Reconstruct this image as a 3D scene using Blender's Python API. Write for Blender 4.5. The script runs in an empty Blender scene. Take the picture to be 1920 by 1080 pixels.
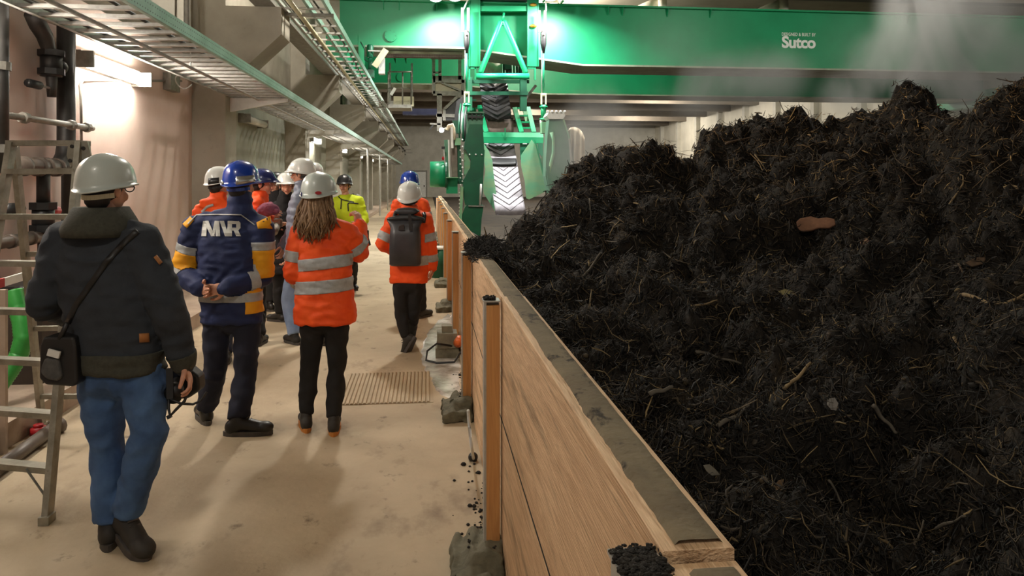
import bpy, bmesh, math, random
import numpy as np
from mathutils import Vector, Matrix, noise
from mathutils.bvhtree import BVHTree
random.seed(7); rng = np.random.default_rng(7)
sc = bpy.context.scene
COL = sc.collection

# ------------------------------------------------------------------ camera
F = 1400.0                       # focal length in pixels of the 1920 wide frame
YAW = math.atan(157 / F)
SA, CA = math.sin(YAW), math.cos(YAW)
EYE = 1.7
HZ = 338.0                       # image row of the horizon
cam_d = bpy.data.cameras.new('camera')
cam = bpy.data.objects.new('camera', cam_d); COL.objects.link(cam)
cam.location = (0, 0, EYE)
cam.rotation_euler = (math.pi / 2, 0, -YAW)
cam_d.sensor_width = 36; cam_d.lens = F / 1920 * 36
cam_d.shift_y = -(540 - HZ) / 1920
cam_d.clip_start = 0.05; cam_d.clip_end = 300
sc.camera = cam

# ------------------------------------------------------------------ world, lamps, exposure
w = bpy.data.worlds.new('world'); sc.world = w; w.use_nodes = True
w.node_tree.nodes['Background'].inputs[0].default_value = (1.0, 0.93, 0.84, 1)
w.node_tree.nodes['Background'].inputs[1].default_value = 0.22
sc.view_settings.view_transform = 'Standard'
sc.view_settings.look = 'None'
sc.view_settings.gamma = 1.0
sc.view_settings.use_curve_mapping = False
sc.view_settings.exposure = 0.45
sc.cycles.use_denoising = True
sc.cycles.max_bounces = 6; sc.cycles.diffuse_bounces = 3; sc.cycles.glossy_bounces = 3
sc.cycles.transmission_bounces = 4; sc.cycles.volume_bounces = 0
sc.cycles.caustics_reflective = False; sc.cycles.caustics_refractive = False
sc.cycles.volume_step_rate = 3.0
TUBE_W = 95.0       # wall tube lights
FILL_W = 850.0       # added fill lamps in hall and corridor
FLOOD_W = 175.0     # flood lamps of the crane


def area_light(name, loc, target, size, energy, col=(1, 0.95, 0.87), size_y=None, spread=180):
    l = bpy.data.lights.new(name, 'AREA'); l.energy = energy; l.color = col
    l.shape = 'RECTANGLE' if size_y else 'DISK'
    l.size = size
    if size_y: l.size_y = size_y
    l.spread = math.radians(spread)
    o = bpy.data.objects.new(name, l); COL.objects.link(o)
    o.location = loc
    o.rotation_euler = (Vector(target) - Vector(loc)).to_track_quat('-Z', 'Y').to_euler()
    return o


# ------------------------------------------------------------------ picture geometry helpers
def W(u, v, d):
    """point seen at pixel (u, v) of the photograph at distance d along the optical axis"""
    lat = (u - 960) / F * d
    return Vector((d * SA + lat * CA, d * CA - lat * SA, EYE + (HZ - v) / F * d))
def G(u, v, z=0.0):
    return W(u, v, (EYE - z) * F / (v - HZ))
def PX(u, v, X):
    return W(u, v, X / (SA + CA * (u - 960) / F))
def PY(u, v, Y):
    return W(u, v, Y / (CA - SA * (u - 960) / F))


# ------------------------------------------------------------------ materials
def lin(c):
    return tuple(((x / 255) / 12.92 if x / 255 <= 0.04045 else ((x / 255 + 0.055) / 1.055) ** 2.4) for x in c)
def M(name, col, col2=None, rough=0.6, metal=0.0, scale=5.0, bump=0.0, bscale=60.0, stretch=(1, 1, 1), spec=0.5, detail=6.0, lo=0.35, hi=0.68, distort=0.0, coat=0.0, bstretch=None):
    m = bpy.data.materials.new(name); m.use_nodes = True
    nt = m.node_tree; N = nt.nodes; L = nt.links
    b = N['Principled BSDF']
    c1 = lin(col) + (1,)
    b.inputs['Base Color'].default_value = c1
    b.inputs['Roughness'].default_value = rough
    b.inputs['Metallic'].default_value = metal
    b.inputs['Specular IOR Level'].default_value = spec
    if coat: b.inputs['Coat Weight'].default_value = coat
    tc = N.new('ShaderNodeTexCoord')
    if col2 is not None:
        mp = N.new('ShaderNodeMapping'); mp.inputs['Scale'].default_value = stretch
        L.new(tc.outputs['Object'], mp.inputs['Vector'])
        nz = N.new('ShaderNodeTexNoise'); nz.inputs['Scale'].default_value = scale
        nz.inputs['Detail'].default_value = detail; nz.inputs['Roughness'].default_value = 0.62
        nz.inputs['Distortion'].default_value = distort
        L.new(mp.outputs[0], nz.inputs['Vector'])
        r = N.new('ShaderNodeValToRGB')
        r.color_ramp.elements[0].position = lo; r.color_ramp.elements[0].color = c1
        r.color_ramp.elements[1].position = hi; r.color_ramp.elements[1].color = lin(col2) + (1,)
        L.new(nz.outputs[0], r.inputs[0]); L.new(r.outputs[0], b.inputs['Base Color'])
    if bump:
        mp2 = N.new('ShaderNodeMapping'); mp2.inputs['Scale'].default_value = bstretch or stretch
        L.new(tc.outputs['Object'], mp2.inputs['Vector'])
        n2 = N.new('ShaderNodeTexNoise'); n2.inputs['Scale'].default_value = bscale; n2.inputs['Detail'].default_value = 4
        L.new(mp2.outputs[0], n2.inputs['Vector'])
        bp = N.new('ShaderNodeBump'); bp.inputs['Strength'].default_value = bump; bp.inputs['Distance'].default_value = 0.01
        L.new(n2.outputs[0], bp.inputs['Height']); L.new(bp.outputs[0], b.inputs['Normal'])
    return m
def emis(name, col, strength):
    m = bpy.data.materials.new(name); m.use_nodes = True
    nt = m.node_tree; b = nt.nodes['Principled BSDF']
    b.inputs['Base Color'].default_value = (0.8, 0.8, 0.8, 1)
    b.inputs['Emission Color'].default_value = col + (1,)
    b.inputs['Emission Strength'].default_value = strength
    return m

def second_stain(m, col, scale, lo, hi, stretch=(1, 1, 1), offset=(0, 0, 0)):
    """a second layer of stains mixed over the base colour of m"""
    nt = m.node_tree; N = nt.nodes; L = nt.links; b = N['Principled BSDF']
    src = b.inputs['Base Color'].links[0].from_socket
    tc = N.new('ShaderNodeTexCoord'); mp = N.new('ShaderNodeMapping'); mp.inputs['Scale'].default_value = stretch; mp.inputs['Location'].default_value = offset
    L.new(tc.outputs['Object'], mp.inputs['Vector'])
    nz = N.new('ShaderNodeTexNoise'); nz.inputs['Scale'].default_value = scale; nz.inputs['Detail'].default_value = 8; nz.inputs['Roughness'].default_value = 0.65
    L.new(mp.outputs[0], nz.inputs['Vector'])
    r = N.new('ShaderNodeMapRange'); r.inputs[1].default_value = lo; r.inputs[2].default_value = hi
    L.new(nz.outputs[0], r.inputs[0])
    mx = N.new('ShaderNodeMix'); mx.data_type = 'RGBA'
    L.new(r.outputs[0], mx.inputs[0]); L.new(src, mx.inputs[6]); mx.inputs[7].default_value = lin(col) + (1,)
    L.new(mx.outputs[2], b.inputs['Base Color'])
    return m

MAT = {}
MAT['floor'] = second_stain(M('floor_concrete', (190, 173, 145), (163, 145, 118), rough=0.72, scale=1.6, bump=0.35, bscale=22, lo=0.3, hi=0.72), (128, 110, 88), 2.6, 0.57, 0.75, (1, 0.55, 1), (3, 1, 0))
second_stain(MAT['floor'], (92, 78, 62), 5.0, 0.62, 0.72, (1, 0.8, 1), (9, 4, 0))
MAT['floor_hall'] = M('hall_floor_soiled', (70, 58, 44), (38, 32, 26), rough=0.85, scale=2.0, bump=0.5, bscale=15)
MAT['pink'] = M('pale_pinkish_wall', (228, 206, 194), (214, 190, 178), rough=0.7, scale=1.1, bump=0.12, bscale=90)
MAT['concrete'] = second_stain(M('grey_concrete', (172, 166, 152), (150, 144, 130), rough=0.85, scale=1.4, bump=0.15, bscale=60), (126, 120, 108), 4.0, 0.6, 0.8)
MAT['recess'] = M('greenish_grey_concrete', (150, 150, 134), (126, 126, 112), rough=0.85, scale=1.2, bump=0.15, bscale=50)
MAT['beam'] = M('dark_concrete_beam', (128, 118, 104), (108, 99, 88), rough=0.9, scale=1.0)
MAT['ceiling'] = M('ceiling_concrete', (160, 150, 132), (140, 130, 114), rough=0.9, scale=0.8)
MAT['right_wall'] = M('cream_wall_panel', (214, 208, 192), (196, 190, 174), rough=0.8, scale=0.8)
MAT['right_col'] = M('pale_concrete_column', (196, 192, 180), (176, 172, 160), rough=0.85, scale=1.5)
MAT['curb'] = M('curb_concrete', (188, 170, 152), (160, 140, 122), rough=0.8, scale=2.5, bump=0.3, bscale=30)
MAT['galv'] = M('galvanised_steel', (186, 184, 178), (160, 158, 152), rough=0.45, metal=0.25, scale=14)
MAT['galv_dull'] = M('dull_galvanised_steel', (150, 148, 140), (122, 118, 110), rough=0.6, metal=0.4, scale=10)
MAT['alu'] = M('worn_aluminium', (166, 162, 148), (126, 122, 108), rough=0.5, metal=0.45, scale=9, bump=0.1)
MAT['tray_green'] = M('pale_green_tray_rail', (152, 186, 172), (132, 166, 152), rough=0.5, metal=0.2, scale=6)
MAT['cable'] = M('black_cable', (34, 34, 34), (52, 50, 48), rough=0.6, scale=8)
MAT['pipe'] = M('black_plastic_pipe', (58, 56, 54), (42, 41, 40), rough=0.5, scale=8)
MAT['pipe_grey'] = M('grey_brown_plastic_pipe', (110, 98, 88), (84, 75, 68), rough=0.45, scale=6)
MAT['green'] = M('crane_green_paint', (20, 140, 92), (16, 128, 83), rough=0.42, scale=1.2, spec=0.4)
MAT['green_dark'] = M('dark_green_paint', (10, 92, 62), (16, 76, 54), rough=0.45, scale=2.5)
MAT['green_pale'] = M('dusty_pale_green_paint', (104, 172, 134), (140, 172, 128), rough=0.6, scale=2.0, stretch=(1, 1, 2.5))
MAT['green_grey'] = M('dirty_grey_green_paint', (70, 122, 98), (96, 136, 112), rough=0.6, scale=3)
MAT['belt'] = M('pale_worn_belt_rubber', (158, 153, 160), (132, 126, 132), rough=0.6, scale=9)
MAT['belt_dark'] = M('black_belt_rubber', (44, 44, 48), (62, 60, 60), rough=0.45, scale=6)
MAT['belt_brown'] = M('soiled_brown_belt', (124, 108, 98), (98, 86, 78), rough=0.7, scale=8)
MAT['black'] = M('black_plastic', (26, 26, 27), (36, 36, 36), rough=0.45, scale=10)
MAT['tarp'] = M('beige_curtain_cloth', (214, 196, 168), (176, 156, 128), rough=0.8, scale=6)
MAT['cream_steel'] = M('cream_painted_steel', (206, 200, 168), (188, 180, 148), rough=0.5, scale=4)
MAT['white_paint'] = M('white_paint', (232, 232, 228), (214, 214, 208), rough=0.5, scale=6)
MAT['duct'] = M('off_white_duct', (222, 216, 200), (200, 192, 176), rough=0.5, scale=4)
MAT['yellow'] = M('brass_yellow', (190, 150, 50), (160, 120, 40), rough=0.4, metal=0.5, scale=8)
MAT['blueband'] = M('blue_lit_band_colour', (120, 130, 178), (104, 112, 158), rough=0.5, scale=2)
MAT['wood'] = M('plank_wood', (232, 198, 158), (202, 162, 122), rough=0.7, scale=3.0, stretch=(10, 0.7, 9), distort=2.2, bump=0.6, bscale=14, bstretch=(10, 0.7, 16), lo=0.34, hi=0.66)
second_stain(MAT['wood'], (126, 94, 66), 6.0, 0.58, 0.76, (9, 0.45, 14), (1, 7, 2))
second_stain(MAT['wood'], (124, 94, 64), 2.2, 0.56, 0.76, (8, 0.5, 5), (4, 2, 1))
MAT['wood_post'] = M('orange_brown_post_wood', (212, 158, 98), (184, 128, 74), rough=0.7, scale=2.5, stretch=(14, 14, 0.8), distort=1.2, bump=0.2, bscale=20)
MAT['dirt'] = M('dried_dirt', (126, 114, 90), (104, 92, 72), rough=0.95, scale=7, bump=0.5, bscale=60)
second_stain(MAT['dirt'], (50, 43, 33), 7.0, 0.57, 0.64, (2, 1, 1))
MAT['footing'] = M('mossy_grey_concrete', (120, 116, 98), (88, 86, 70), rough=0.9, scale=12, bump=0.6, bscale=50)
MAT['soil'] = M('dark_soil', (40, 35, 28), (24, 21, 18), rough=0.95, scale=30, bump=0.8, bscale=90)
MAT['hose'] = M('green_plastic_hose', (60, 160, 70), (46, 138, 56), rough=0.4, scale=4)
MAT['red'] = M('red_plastic', (176, 34, 40), (150, 28, 34), rough=0.4, scale=6)
MAT['orange_pl'] = M('orange_plastic', (226, 110, 40), (200, 90, 30), rough=0.4, scale=6)
MAT['box'] = M('grey_green_plastic_box', (128, 124, 104), (104, 100, 84), rough=0.6, scale=14)


# ------------------------------------------------------------------ mesh builder
class MB:
    def __init__(self): self.v = []; self.f = []
    def add(self, vs, fs):
        n = len(self.v); self.v += [tuple(x) for x in vs]; self.f += [tuple(i + n for i in q) for q in fs]; return self
    def box(self, lo, hi):
        x0, y0, z0 = lo; x1, y1, z1 = hi
        return self.add([(x0, y0, z0), (x1, y0, z0), (x1, y1, z0), (x0, y1, z0), (x0, y0, z1), (x1, y0, z1), (x1, y1, z1), (x0, y1, z1)],
                        [(0, 3, 2, 1), (4, 5, 6, 7), (0, 1, 5, 4), (1, 2, 6, 5), (2, 3, 7, 6), (3, 0, 4, 7)])
    def cbox(self, c, s, rot=None):
        vs = [Vector((sx * s[0] / 2, sy * s[1] / 2, sz * s[2] / 2)) for sz in (-1, 1) for sx, sy in ((-1, -1), (1, -1), (1, 1), (-1, 1))]
        if rot is not None: vs = [rot @ v for v in vs]
        c = Vector(c)
        return self.add([c + v for v in vs], [(0, 3, 2, 1), (4, 5, 6, 7), (0, 1, 5, 4), (1, 2, 6, 5), (2, 3, 7, 6), (3, 0, 4, 7)])
    def bar(self, p0, p1, w, h, up=(0, 0, 1)):
        p0 = Vector(p0); p1 = Vector(p1); t = (p1 - p0).normalized(); up = Vector(up)
        s = t.cross(up)
        if s.length < 1e-4: s = t.cross(Vector((0, 1, 0)))
        s.normalize(); u = s.cross(t).normalized()
        vs = []
        for p in (p0, p1):
            for a, b in ((-1, -1), (1, -1), (1, 1), (-1, 1)): vs.append(p + s * a * w / 2 + u * b * h / 2)
        return self.add(vs, [(3, 2, 1, 0), (4, 5, 6, 7), (0, 1, 5, 4), (1, 2, 6, 5), (2, 3, 7, 6), (3, 0, 4, 7)])
    def tube(self, pts, r, n=8, caps=True):
        pts = [Vector(p) for p in pts]; k = len(pts)
        rs = r if isinstance(r, (list, tuple)) else [r] * k
        vs = []; fs = []; ref = None
        for i, p in enumerate(pts):
            t = (pts[min(i + 1, k - 1)] - pts[max(i - 1, 0)])
            t = t.normalized() if t.length > 1e-9 else Vector((0, 0, 1))
            if ref is None:
                ref = Vector((0, 0, 1)) if abs(t.z) < 0.9 else Vector((0, 1, 0))
            s = t.cross(ref)
            if s.length < 1e-5: s = t.orthogonal()
            s.normalize(); b = s.cross(t).normalized(); ref = b
            for j in range(n):
                a = 2 * math.pi * j / n; vs.append(p + (s * math.cos(a) + b * math.sin(a)) * rs[i])
        for i in range(k - 1):
            for j in range(n):
                j2 = (j + 1) % n; fs.append((i * n + j, i * n + j2, (i + 1) * n + j2, (i + 1) * n + j))
        if caps: fs.append(tuple(range(n - 1, -1, -1))); fs.append(tuple((k - 1) * n + j for j in range(n)))
        return self.add(vs, fs)
    def cyl(self, p0, p1, r, n=14): return self.tube([p0, p1], r, n)
    def prism(self, poly, vec):
        poly = [Vector(p) for p in poly]; vec = Vector(vec); n = len(poly)
        nrm = Vector((0, 0, 0))
        for i in range(n): nrm += poly[i].cross(poly[(i + 1) % n])
        if nrm.dot(vec) > 0: poly = poly[::-1]
        return self.add(poly + [p + vec for p in poly], [tuple(range(n)), tuple(range(2 * n - 1, n - 1, -1))] + [(i, i + n, (i + 1) % n + n, (i + 1) % n) for i in range(n)])
    def loft(self, rings, caps=True):
        n = len(rings[0]); vs = [p for r in rings for p in r]; fs = []
        for i in range(len(rings) - 1):
            for j in range(n):
                j2 = (j + 1) % n; fs.append((i * n + j, i * n + j2, (i + 1) * n + j2, (i + 1) * n + j))
        if caps: fs.append(tuple(range(n - 1, -1, -1))); fs.append(tuple((len(rings) - 1) * n + j for j in range(n)))
        return self.add(vs, fs)
    def ell(self, c, r, rot=None, n=14, m=9):
        c = Vector(c); vs = []; fs = []
        for i in range(m + 1):
            th = math.pi * i / m
            th = min(max(th, 0.02), math.pi - 0.02)
            for j in range(n):
                a = 2 * math.pi * j / n
                p = Vector((r[0] * math.sin(th) * math.cos(a), r[1] * math.sin(th) * math.sin(a), -r[2] * math.cos(th)))
                vs.append(c + (rot @ p if rot is not None else p))
        for i in range(m):
            for j in range(n):
                j2 = (j + 1) % n; fs.append((i * n + j, i * n + j2, (i + 1) * n + j2, (i + 1) * n + j))
        fs.append(tuple(range(n - 1, -1, -1))); fs.append(tuple(m * n + j for j in range(n)))
        return self.add(vs, fs)
    def capsule(self, p0, r0, p1, r1, n=14):
        p0 = Vector(p0); p1 = Vector(p1); t = p1 - p0; L = max(t.length, 1e-5); t = t / L
        pts = []; rs = []
        for k in (-0.98, -0.7, -0.35): pts.append(p0 + t * r0 * k); rs.append(r0 * math.sqrt(1 - k * k))
        pts.append(p0); rs.append(r0); pts.append(p1); rs.append(r1)
        for k in (0.35, 0.7, 0.98): pts.append(p1 + t * r1 * k); rs.append(r1 * math.sqrt(1 - k * k))
        return self.tube(pts, rs, n)
    def mesh(self, name, mat=None, smooth=False, origin=None):
        me = bpy.data.meshes.new(name)
        vs = self.v
        if origin is not None:
            o = Vector(origin); vs = [(x[0] - o.x, x[1] - o.y, x[2] - o.z) for x in vs]
        me.from_pydata(vs, [], self.f); me.update()
        if mat is not None: me.materials.append(mat)
        if smooth: me.shade_smooth()
        return me
    def build(self, name, mat, parent=None, smooth=False, origin=None):
        if parent is None and origin is None: origin = self.base()
        me = self.mesh(name, mat, smooth, origin)
        return link(name, me, parent, origin)
    def base(self):
        a = np.array(self.v); lo = a.min(0); hi = a.max(0)
        return Vector(((lo[0] + hi[0]) / 2, (lo[1] + hi[1]) / 2, lo[2]))

def world_loc(o):
    l = Vector((0, 0, 0))
    while o is not None: l += o.location; o = o.parent
    return l
def link(name, me, parent=None, origin=None):
    """link mesh data given in world coordinates (or relative to origin when one is given)"""
    o = bpy.data.objects.new(name, me); COL.objects.link(o)
    if origin is not None: o.location = origin
    if parent is not None:
        pl = world_root(parent)
        o.parent = parent
        o.matrix_parent_inverse = Matrix.Translation(-pl)
        WL[o.name] = pl if origin is None else pl
        WL[o.name] = Vector(origin) if origin is not None else Vector((0, 0, 0))
    else:
        WL[o.name] = Vector(origin) if origin is not None else Vector((0, 0, 0))
    return o
WL = {}
def world_root(o): return WL[o.name]
def tag(o, label=None, cat=None, group=None, kind=None):
    if label: o['label'] = label
    if cat: o['category'] = cat
    if group: o['group'] = group
    if kind: o['kind'] = kind
    return o
def thing(name, label, cat, loc, group=None, kind=None):
    o = bpy.data.objects.new(name, None); COL.objects.link(o); o.location = loc; o.empty_display_size = 0.2
    WL[o.name] = Vector(loc)
    return tag(o, label, cat, group, kind)
def copy_part(o, parent, delta):
    """copy of part o under the same or another parent, shifted by delta; shares mesh data"""
    c = o.copy(); COL.objects.link(c); c.parent = parent; c.matrix_parent_inverse = o.matrix_parent_inverse.copy()
    c.location = Vector(o.location) + Vector(delta); WL[c.name] = WL[o.name] + Vector(delta)
    return c

def remesh(mb, voxel, smooth=4, name='tmp'):
    me = mb.mesh(name); o = bpy.data.objects.new(name, me); COL.objects.link(o)
    r = o.modifiers.new('r', 'REMESH'); r.mode = 'VOXEL'; r.voxel_size = voxel; r.use_smooth_shade = True
    if smooth:
        s = o.modifiers.new('s', 'SMOOTH'); s.factor = 0.5; s.iterations = smooth
    dg = bpy.context.evaluated_depsgraph_get(); dg.update()
    out = bpy.data.meshes.new_from_object(o.evaluated_get(dg), depsgraph=dg)
    bpy.data.objects.remove(o); bpy.data.meshes.remove(me)
    out.shade_smooth()
    return out
def mesh_arrays(me):
    n = len(me.vertices); v = np.empty(n * 3); me.vertices.foreach_get('co', v)
    return v.reshape(-1, 3), [tuple(p.vertices) for p in me.polygons]
# =================================================================== THE SETTING
WALL_R = 23.6; ZC = 7.7; YB = 76.0
XL = -3.4
o = MB().box((-4.2, -4, -0.2), (0.43, YB, 0)).build('floor', MAT['floor'], None); tag(o, 'stained tan concrete corridor floor', None, None, 'structure')
o = MB().box((0.43, -4, -0.2), (WALL_R, YB, -0.002)).build('floor', MAT['floor_hall'], None); tag(o, 'dark soiled concrete floor of the composting bay', None, None, 'structure')
# --- left wall with recessed panels, columns and corbels
wl = thing('wall_left', 'grey and pinkish concrete wall with columns and corbels along the corridor', None, (XL, 10, 0), None, 'structure')
COLY = [11.25 + 7.12 * k for k in range(9)]
MB().box((XL - 0.3, -4, 0), (XL, 11.25, 3.12)).build('panel', MAT['pink'], wl)
MB().box((XL - 0.3, -4, 3.16), (XL + 0.10, 11.25, 3.42)).build('ledge', MAT['pink'], wl)
MB().box((XL - 0.3, -4, 3.44), (XL + 0.02, 11.25, ZC)).build('panel', MAT['concrete'], wl)
for k, y in enumerate(COLY):
    MB().box((XL - 0.1, y, 0), (-2.93, y + 0.62, ZC)).build('column', MAT['concrete'], wl)
    y1 = COLY[k + 1] if k + 1 < len(COLY) else YB
    MB().box((XL - 0.3, y + 0.62, 0), (XL, y1, 3.3)).build('panel', MAT['recess'], wl)
    MB().box((XL - 0.3, y + 0.62, 3.32), (XL + 0.12, y1, ZC)).build('panel', MAT['concrete'], wl)
    c = [(-2.93, y - 0.0, 4.24), (-2.14, y, 4.24), (-2.14, y, 3.84), (-2.66, y, 3.34), (-2.93, y, 3.34)]
    MB().prism(c, (0, 0.66, 0)).build('corbel', MAT['concrete'], wl)
# crane runway beam resting on the corbels: dark steel
rb = MB(); rb.box((-2.52, 4.0, 4.245), (-2.22, YB, 4.29)); rb.box((-2.40, 4.0, 4.29), (-2.34, YB, 4.60)); rb.box((-2.52, 4.0, 4.60), (-2.22, YB, 4.64)); rb.box((-2.41, 4.0, 4.64), (-2.33, YB, 4.70))
o = tag(rb.build('trim_1', MAT['galv_dull'], None), 'dark steel crane rail beam on the corbels', None, None, 'structure')
o = MB().box((XL, -4, 0), (-2.65, YB, 0.16)).build('trim_2', MAT['curb'], None); tag(o, 'low concrete kerb along the left wall', None, None, 'structure')
# --- ceiling with cross beams
ce = thing('ceiling', 'beige concrete hall ceiling with deep cross beams', None, (10, 35, ZC), None, 'structure')
MB().box((XL - 0.3, -4, ZC), (WALL_R + 0.3, YB, ZC + 0.2)).build('slab', MAT['ceiling'], ce)
for k in range(13):
    y = 10.9 + 5.05 * k
    if y > YB: break
    MB().box((-3.3, y, 7.12), (WALL_R, y + 0.4, ZC)).build('beam', MAT['beam'], ce)
# --- right wall
wr = thing('wall_right', 'cream hall wall with pale columns beyond the heap', None, (WALL_R, 40, 0), None, 'structure')
for k in range(-1, 10):
    y = 28.0 + 5.0 * k
    MB().box((WALL_R - 0.35, y, 0), (WALL_R, y + 0.42, ZC)).build('column', MAT['right_col'], wr)
    for z0, z1 in ((0, 2.1), (2.13, 4.4), (4.43, ZC)):
        MB().box((WALL_R, y + 0.02, z0), (WALL_R + 0.2, y + 5.0, z1)).build('panel', MAT['right_wall'], wr)
MB().box((WALL_R, -4, 0), (WALL_R + 0.2, 23.0, ZC)).build('panel', MAT['right_wall'], wr)
# --- end wall with a door
wb = tag(MB().box((XL - 0.3, YB, 0), (WALL_R + 0.3, YB + 0.3, ZC)).build('wall_back', MAT['right_col'], None), 'far end wall of the hall', None, None, 'structure')
dr = thing('door_1', 'pale door in the far end wall', None, (-1.2, YB, 0), None, 'structure')
MB().box((-2.2, YB - 0.08, 0), (-0.1, YB, 2.7)).build('door_frame', MAT['galv_dull'], dr)
MB().box((-2.05, YB - 0.12, 0), (-0.25, YB - 0.08, 2.55)).build('door_leaf', MAT['white_paint'], dr)
MB().box((-0.45, YB - 0.16, 1.05), (-0.35, YB - 0.12, 1.2)).build('handle', MAT['black'], dr)

# =================================================================== WALL LIGHTS
LAMP = emis('lit_diffuser', (1.0, 0.93, 0.82), 62.0)
UNLIT = M('unlit_diffuser', (200, 200, 190), (186, 186, 176), rough=0.3)
def tube_light(y, label, lit=True, z=2.86):
    t = thing('tube_light', label, 'light', (XL, y + 0.75, z), 'tube lights along the left wall')
    MB().box((XL + 0.002, y, z - 0.06), (XL + 0.10, y + 1.5, z + 0.09)).build('housing', MAT['galv_dull'], t)
    mb = MB(); mb.tube([(XL + 0.145, y + 0.02, z - 0.01), (XL + 0.145, y + 1.48, z - 0.01)], 0.068, 12)
    mb.build('diffuser', LAMP if lit else UNLIT, t, True)
    for yy in (y - 0.012, y + 1.482): MB().box((XL + 0.002, yy, z - 0.08), (XL + 0.22, yy + 0.03, z + 0.08)).build('end_cap', MAT['galv_dull'], t)
tube_light(7.55, 'large bright tube light on the pinkish wall beside the black pipes')
tube_light(13.9, 'unlit grey tube light between the first two columns', False, 2.82)
for i, y in enumerate((21.4, 28.5, 35.6, 42.7)):
    tube_light(y, ['glowing tube light seen just above the white hard hats', 'glowing tube light above the man in yellow', 'small far tube light third of the glowing row beyond the group', 'farthest small tube light of the row'][i])
tube_light(4.3, 'added fill tube light on the left wall above the ladder outside the frame')  # unseen light, added to brighten the backs of the people
# unseen fill lamps, added under the ceiling to brighten hall and corridor
def fill_lamp(x, y, e, label, z=6.9):
    t = thing('added_fill_lamp', label, 'light', (x, y, z), 'added fill lamps under the ceiling')
    mb = MB(); mb.tube([(x, y, z + 0.35), (x, y, z + 0.2), (x, y, z + 0.02), (x, y, z)], [0.08, 0.16, 0.26, 0.27], 18); mb.build('shade', MAT['galv_dull'], t, True)
    MB().cyl((x, y, z + 0.34), (x, y, ZC - 0.01), 0.012, 6).build('rod', MAT['galv_dull'], t)
    l = bpy.data.lights.new('fill_light', 'POINT'); l.energy = e; l.color = (1, 0.93, 0.82); l.shadow_soft_size = 0.22
    lo = bpy.data.objects.new('fill_light', l); COL.objects.link(lo); lo.location = (x, y, z - 0.3)
fill_lamp(-2.0, -2.0, FILL_W * 0.32, 'added fill lamp above the corridor behind the camera')
fill_lamp(9.0, 15.0, FILL_W * 0.4, 'added fill lamp over the heap')
fill_lamp(-0.6, 12.0, FILL_W * 0.95, 'added fill lamp above the corridor over the group')
fill_lamp(17.0, 15.0, FILL_W * 0.3, 'added fill lamp over the right end of the heap')
for i, (x, y) in enumerate(((4.0, 24.0), (15.0, 33.7), (5.0, 43.8), (16.0, 48.8), (8.0, 59.0), (18.0, 64.0))):
    fill_lamp(x, y, FILL_W * 1.3, z=7.42, label=['added fill lamp between the crane girders', 'added fill lamp deep in the hall on the right', 'added fill lamp far down the hall on the left', 'added fill lamp near the far right wall', 'added fill lamp by the end wall on the left', 'added fill lamp by the end wall on the right'][i])

# =================================================================== CABLE TRAYS
def holes(m, sc_y=20.0, zc=0.0):
    """dark punched holes in a steel rail, as flat pattern on the metal"""
    nt = m.node_tree; N = nt.nodes; L = nt.links; b = N['Principled BSDF']
    src = b.inputs['Base Color'].links[0].from_socket
    tc = N.new('ShaderNodeTexCoord'); sp = N.new('ShaderNodeSeparateXYZ'); L.new(tc.outputs['Object'], sp.inputs[0])
    def mth(op, a, bb=None):
        n = N.new('ShaderNodeMath'); n.operation = op
        for i, x in enumerate((a, bb)):
            if x is None: continue
            if hasattr(x, 'name'): L.new(x, n.inputs[i])
            else: n.inputs[i].default_value = x
        return n.outputs[0]
    fy = mth('SUBTRACT', mth('FRACT', mth('MULTIPLY', sp.outputs[1], sc_y)), 0.5)
    a = mth('LESS_THAN', mth('ABSOLUTE', fy), 0.17)
    zz = mth('SUBTRACT', mth('ABSOLUTE', mth('SUBTRACT', sp.outputs[2], 0.055)), 0.026)
    c = mth('LESS_THAN', mth('ABSOLUTE', zz), 0.005)
    mx = N.new('ShaderNodeMix'); mx.data_type = 'RGBA'; L.new(mth('MULTIPLY', a, c), mx.inputs[0]); L.new(src, mx.inputs[6]); mx.inputs[7].default_value = (0.03, 0.04, 0.04, 1)
    L.new(mx.outputs[2], b.inputs['Base Color'])
holes(MAT['tray_green'])
def tray(name, label, x0, x1, z, y0, y1, step, railmat):
    t = thing(name, label, 'cable tray', ((x0 + x1) / 2, y0, z))
    for x, m in ((x0, MAT['galv']), (x1, railmat)):
        mb = MB(); s = 1 if x == x0 else -1
        mb.box((x - 0.004, y0, z), (x + 0.004, y1, z + 0.11)); mb.box((min(x, x + s * 0.035), y0, z), (max(x, x + s * 0.035), y1, z + 0.005)); mb.box((min(x, x + s * 0.02), y0, z + 0.105), (max(x, x + s * 0.02), y1, z + 0.11))
        mb.build('side_rail', m, t, origin=(x, y0, z))
    n = int((y1 - y0) / step); first = None
    for i in range(n):
        y = y0 + 0.1 + i * step
        if first is None:
            mb = MB(); mb.box((x0 + 0.006, y, z + 0.012), (x1 - 0.006, y + 0.055, z + 0.018)); mb.box((x0 + 0.006, y, z + 0.018), (x1 - 0.006, y + 0.005, z + 0.04)); mb.box((x0 + 0.006, y + 0.05, z + 0.018), (x1 - 0.006, y + 0.055, z + 0.04))
            first = mb.build('rung', MAT['galv'], t, origin=((x0 + x1) / 2, y, z))
        else: copy_part(first, t, (0, i * step, 0))
    return t
t1 = tray('cable_tray', 'long lower cable tray with pale green side rail beneath the corbels', -2.93, -2.06, 2.93, 0.8, 60, 0.3, MAT['tray_green'])
MB().box((-3.39, 4.9, 2.87), (-2.02, 4.97, 2.915)).build('bracket', MAT['black'], t1); MB().box((-3.39, 4.4, 2.87), (-2.02, 4.46, 2.915)).build('bracket', MAT['black'], t1)
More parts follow.
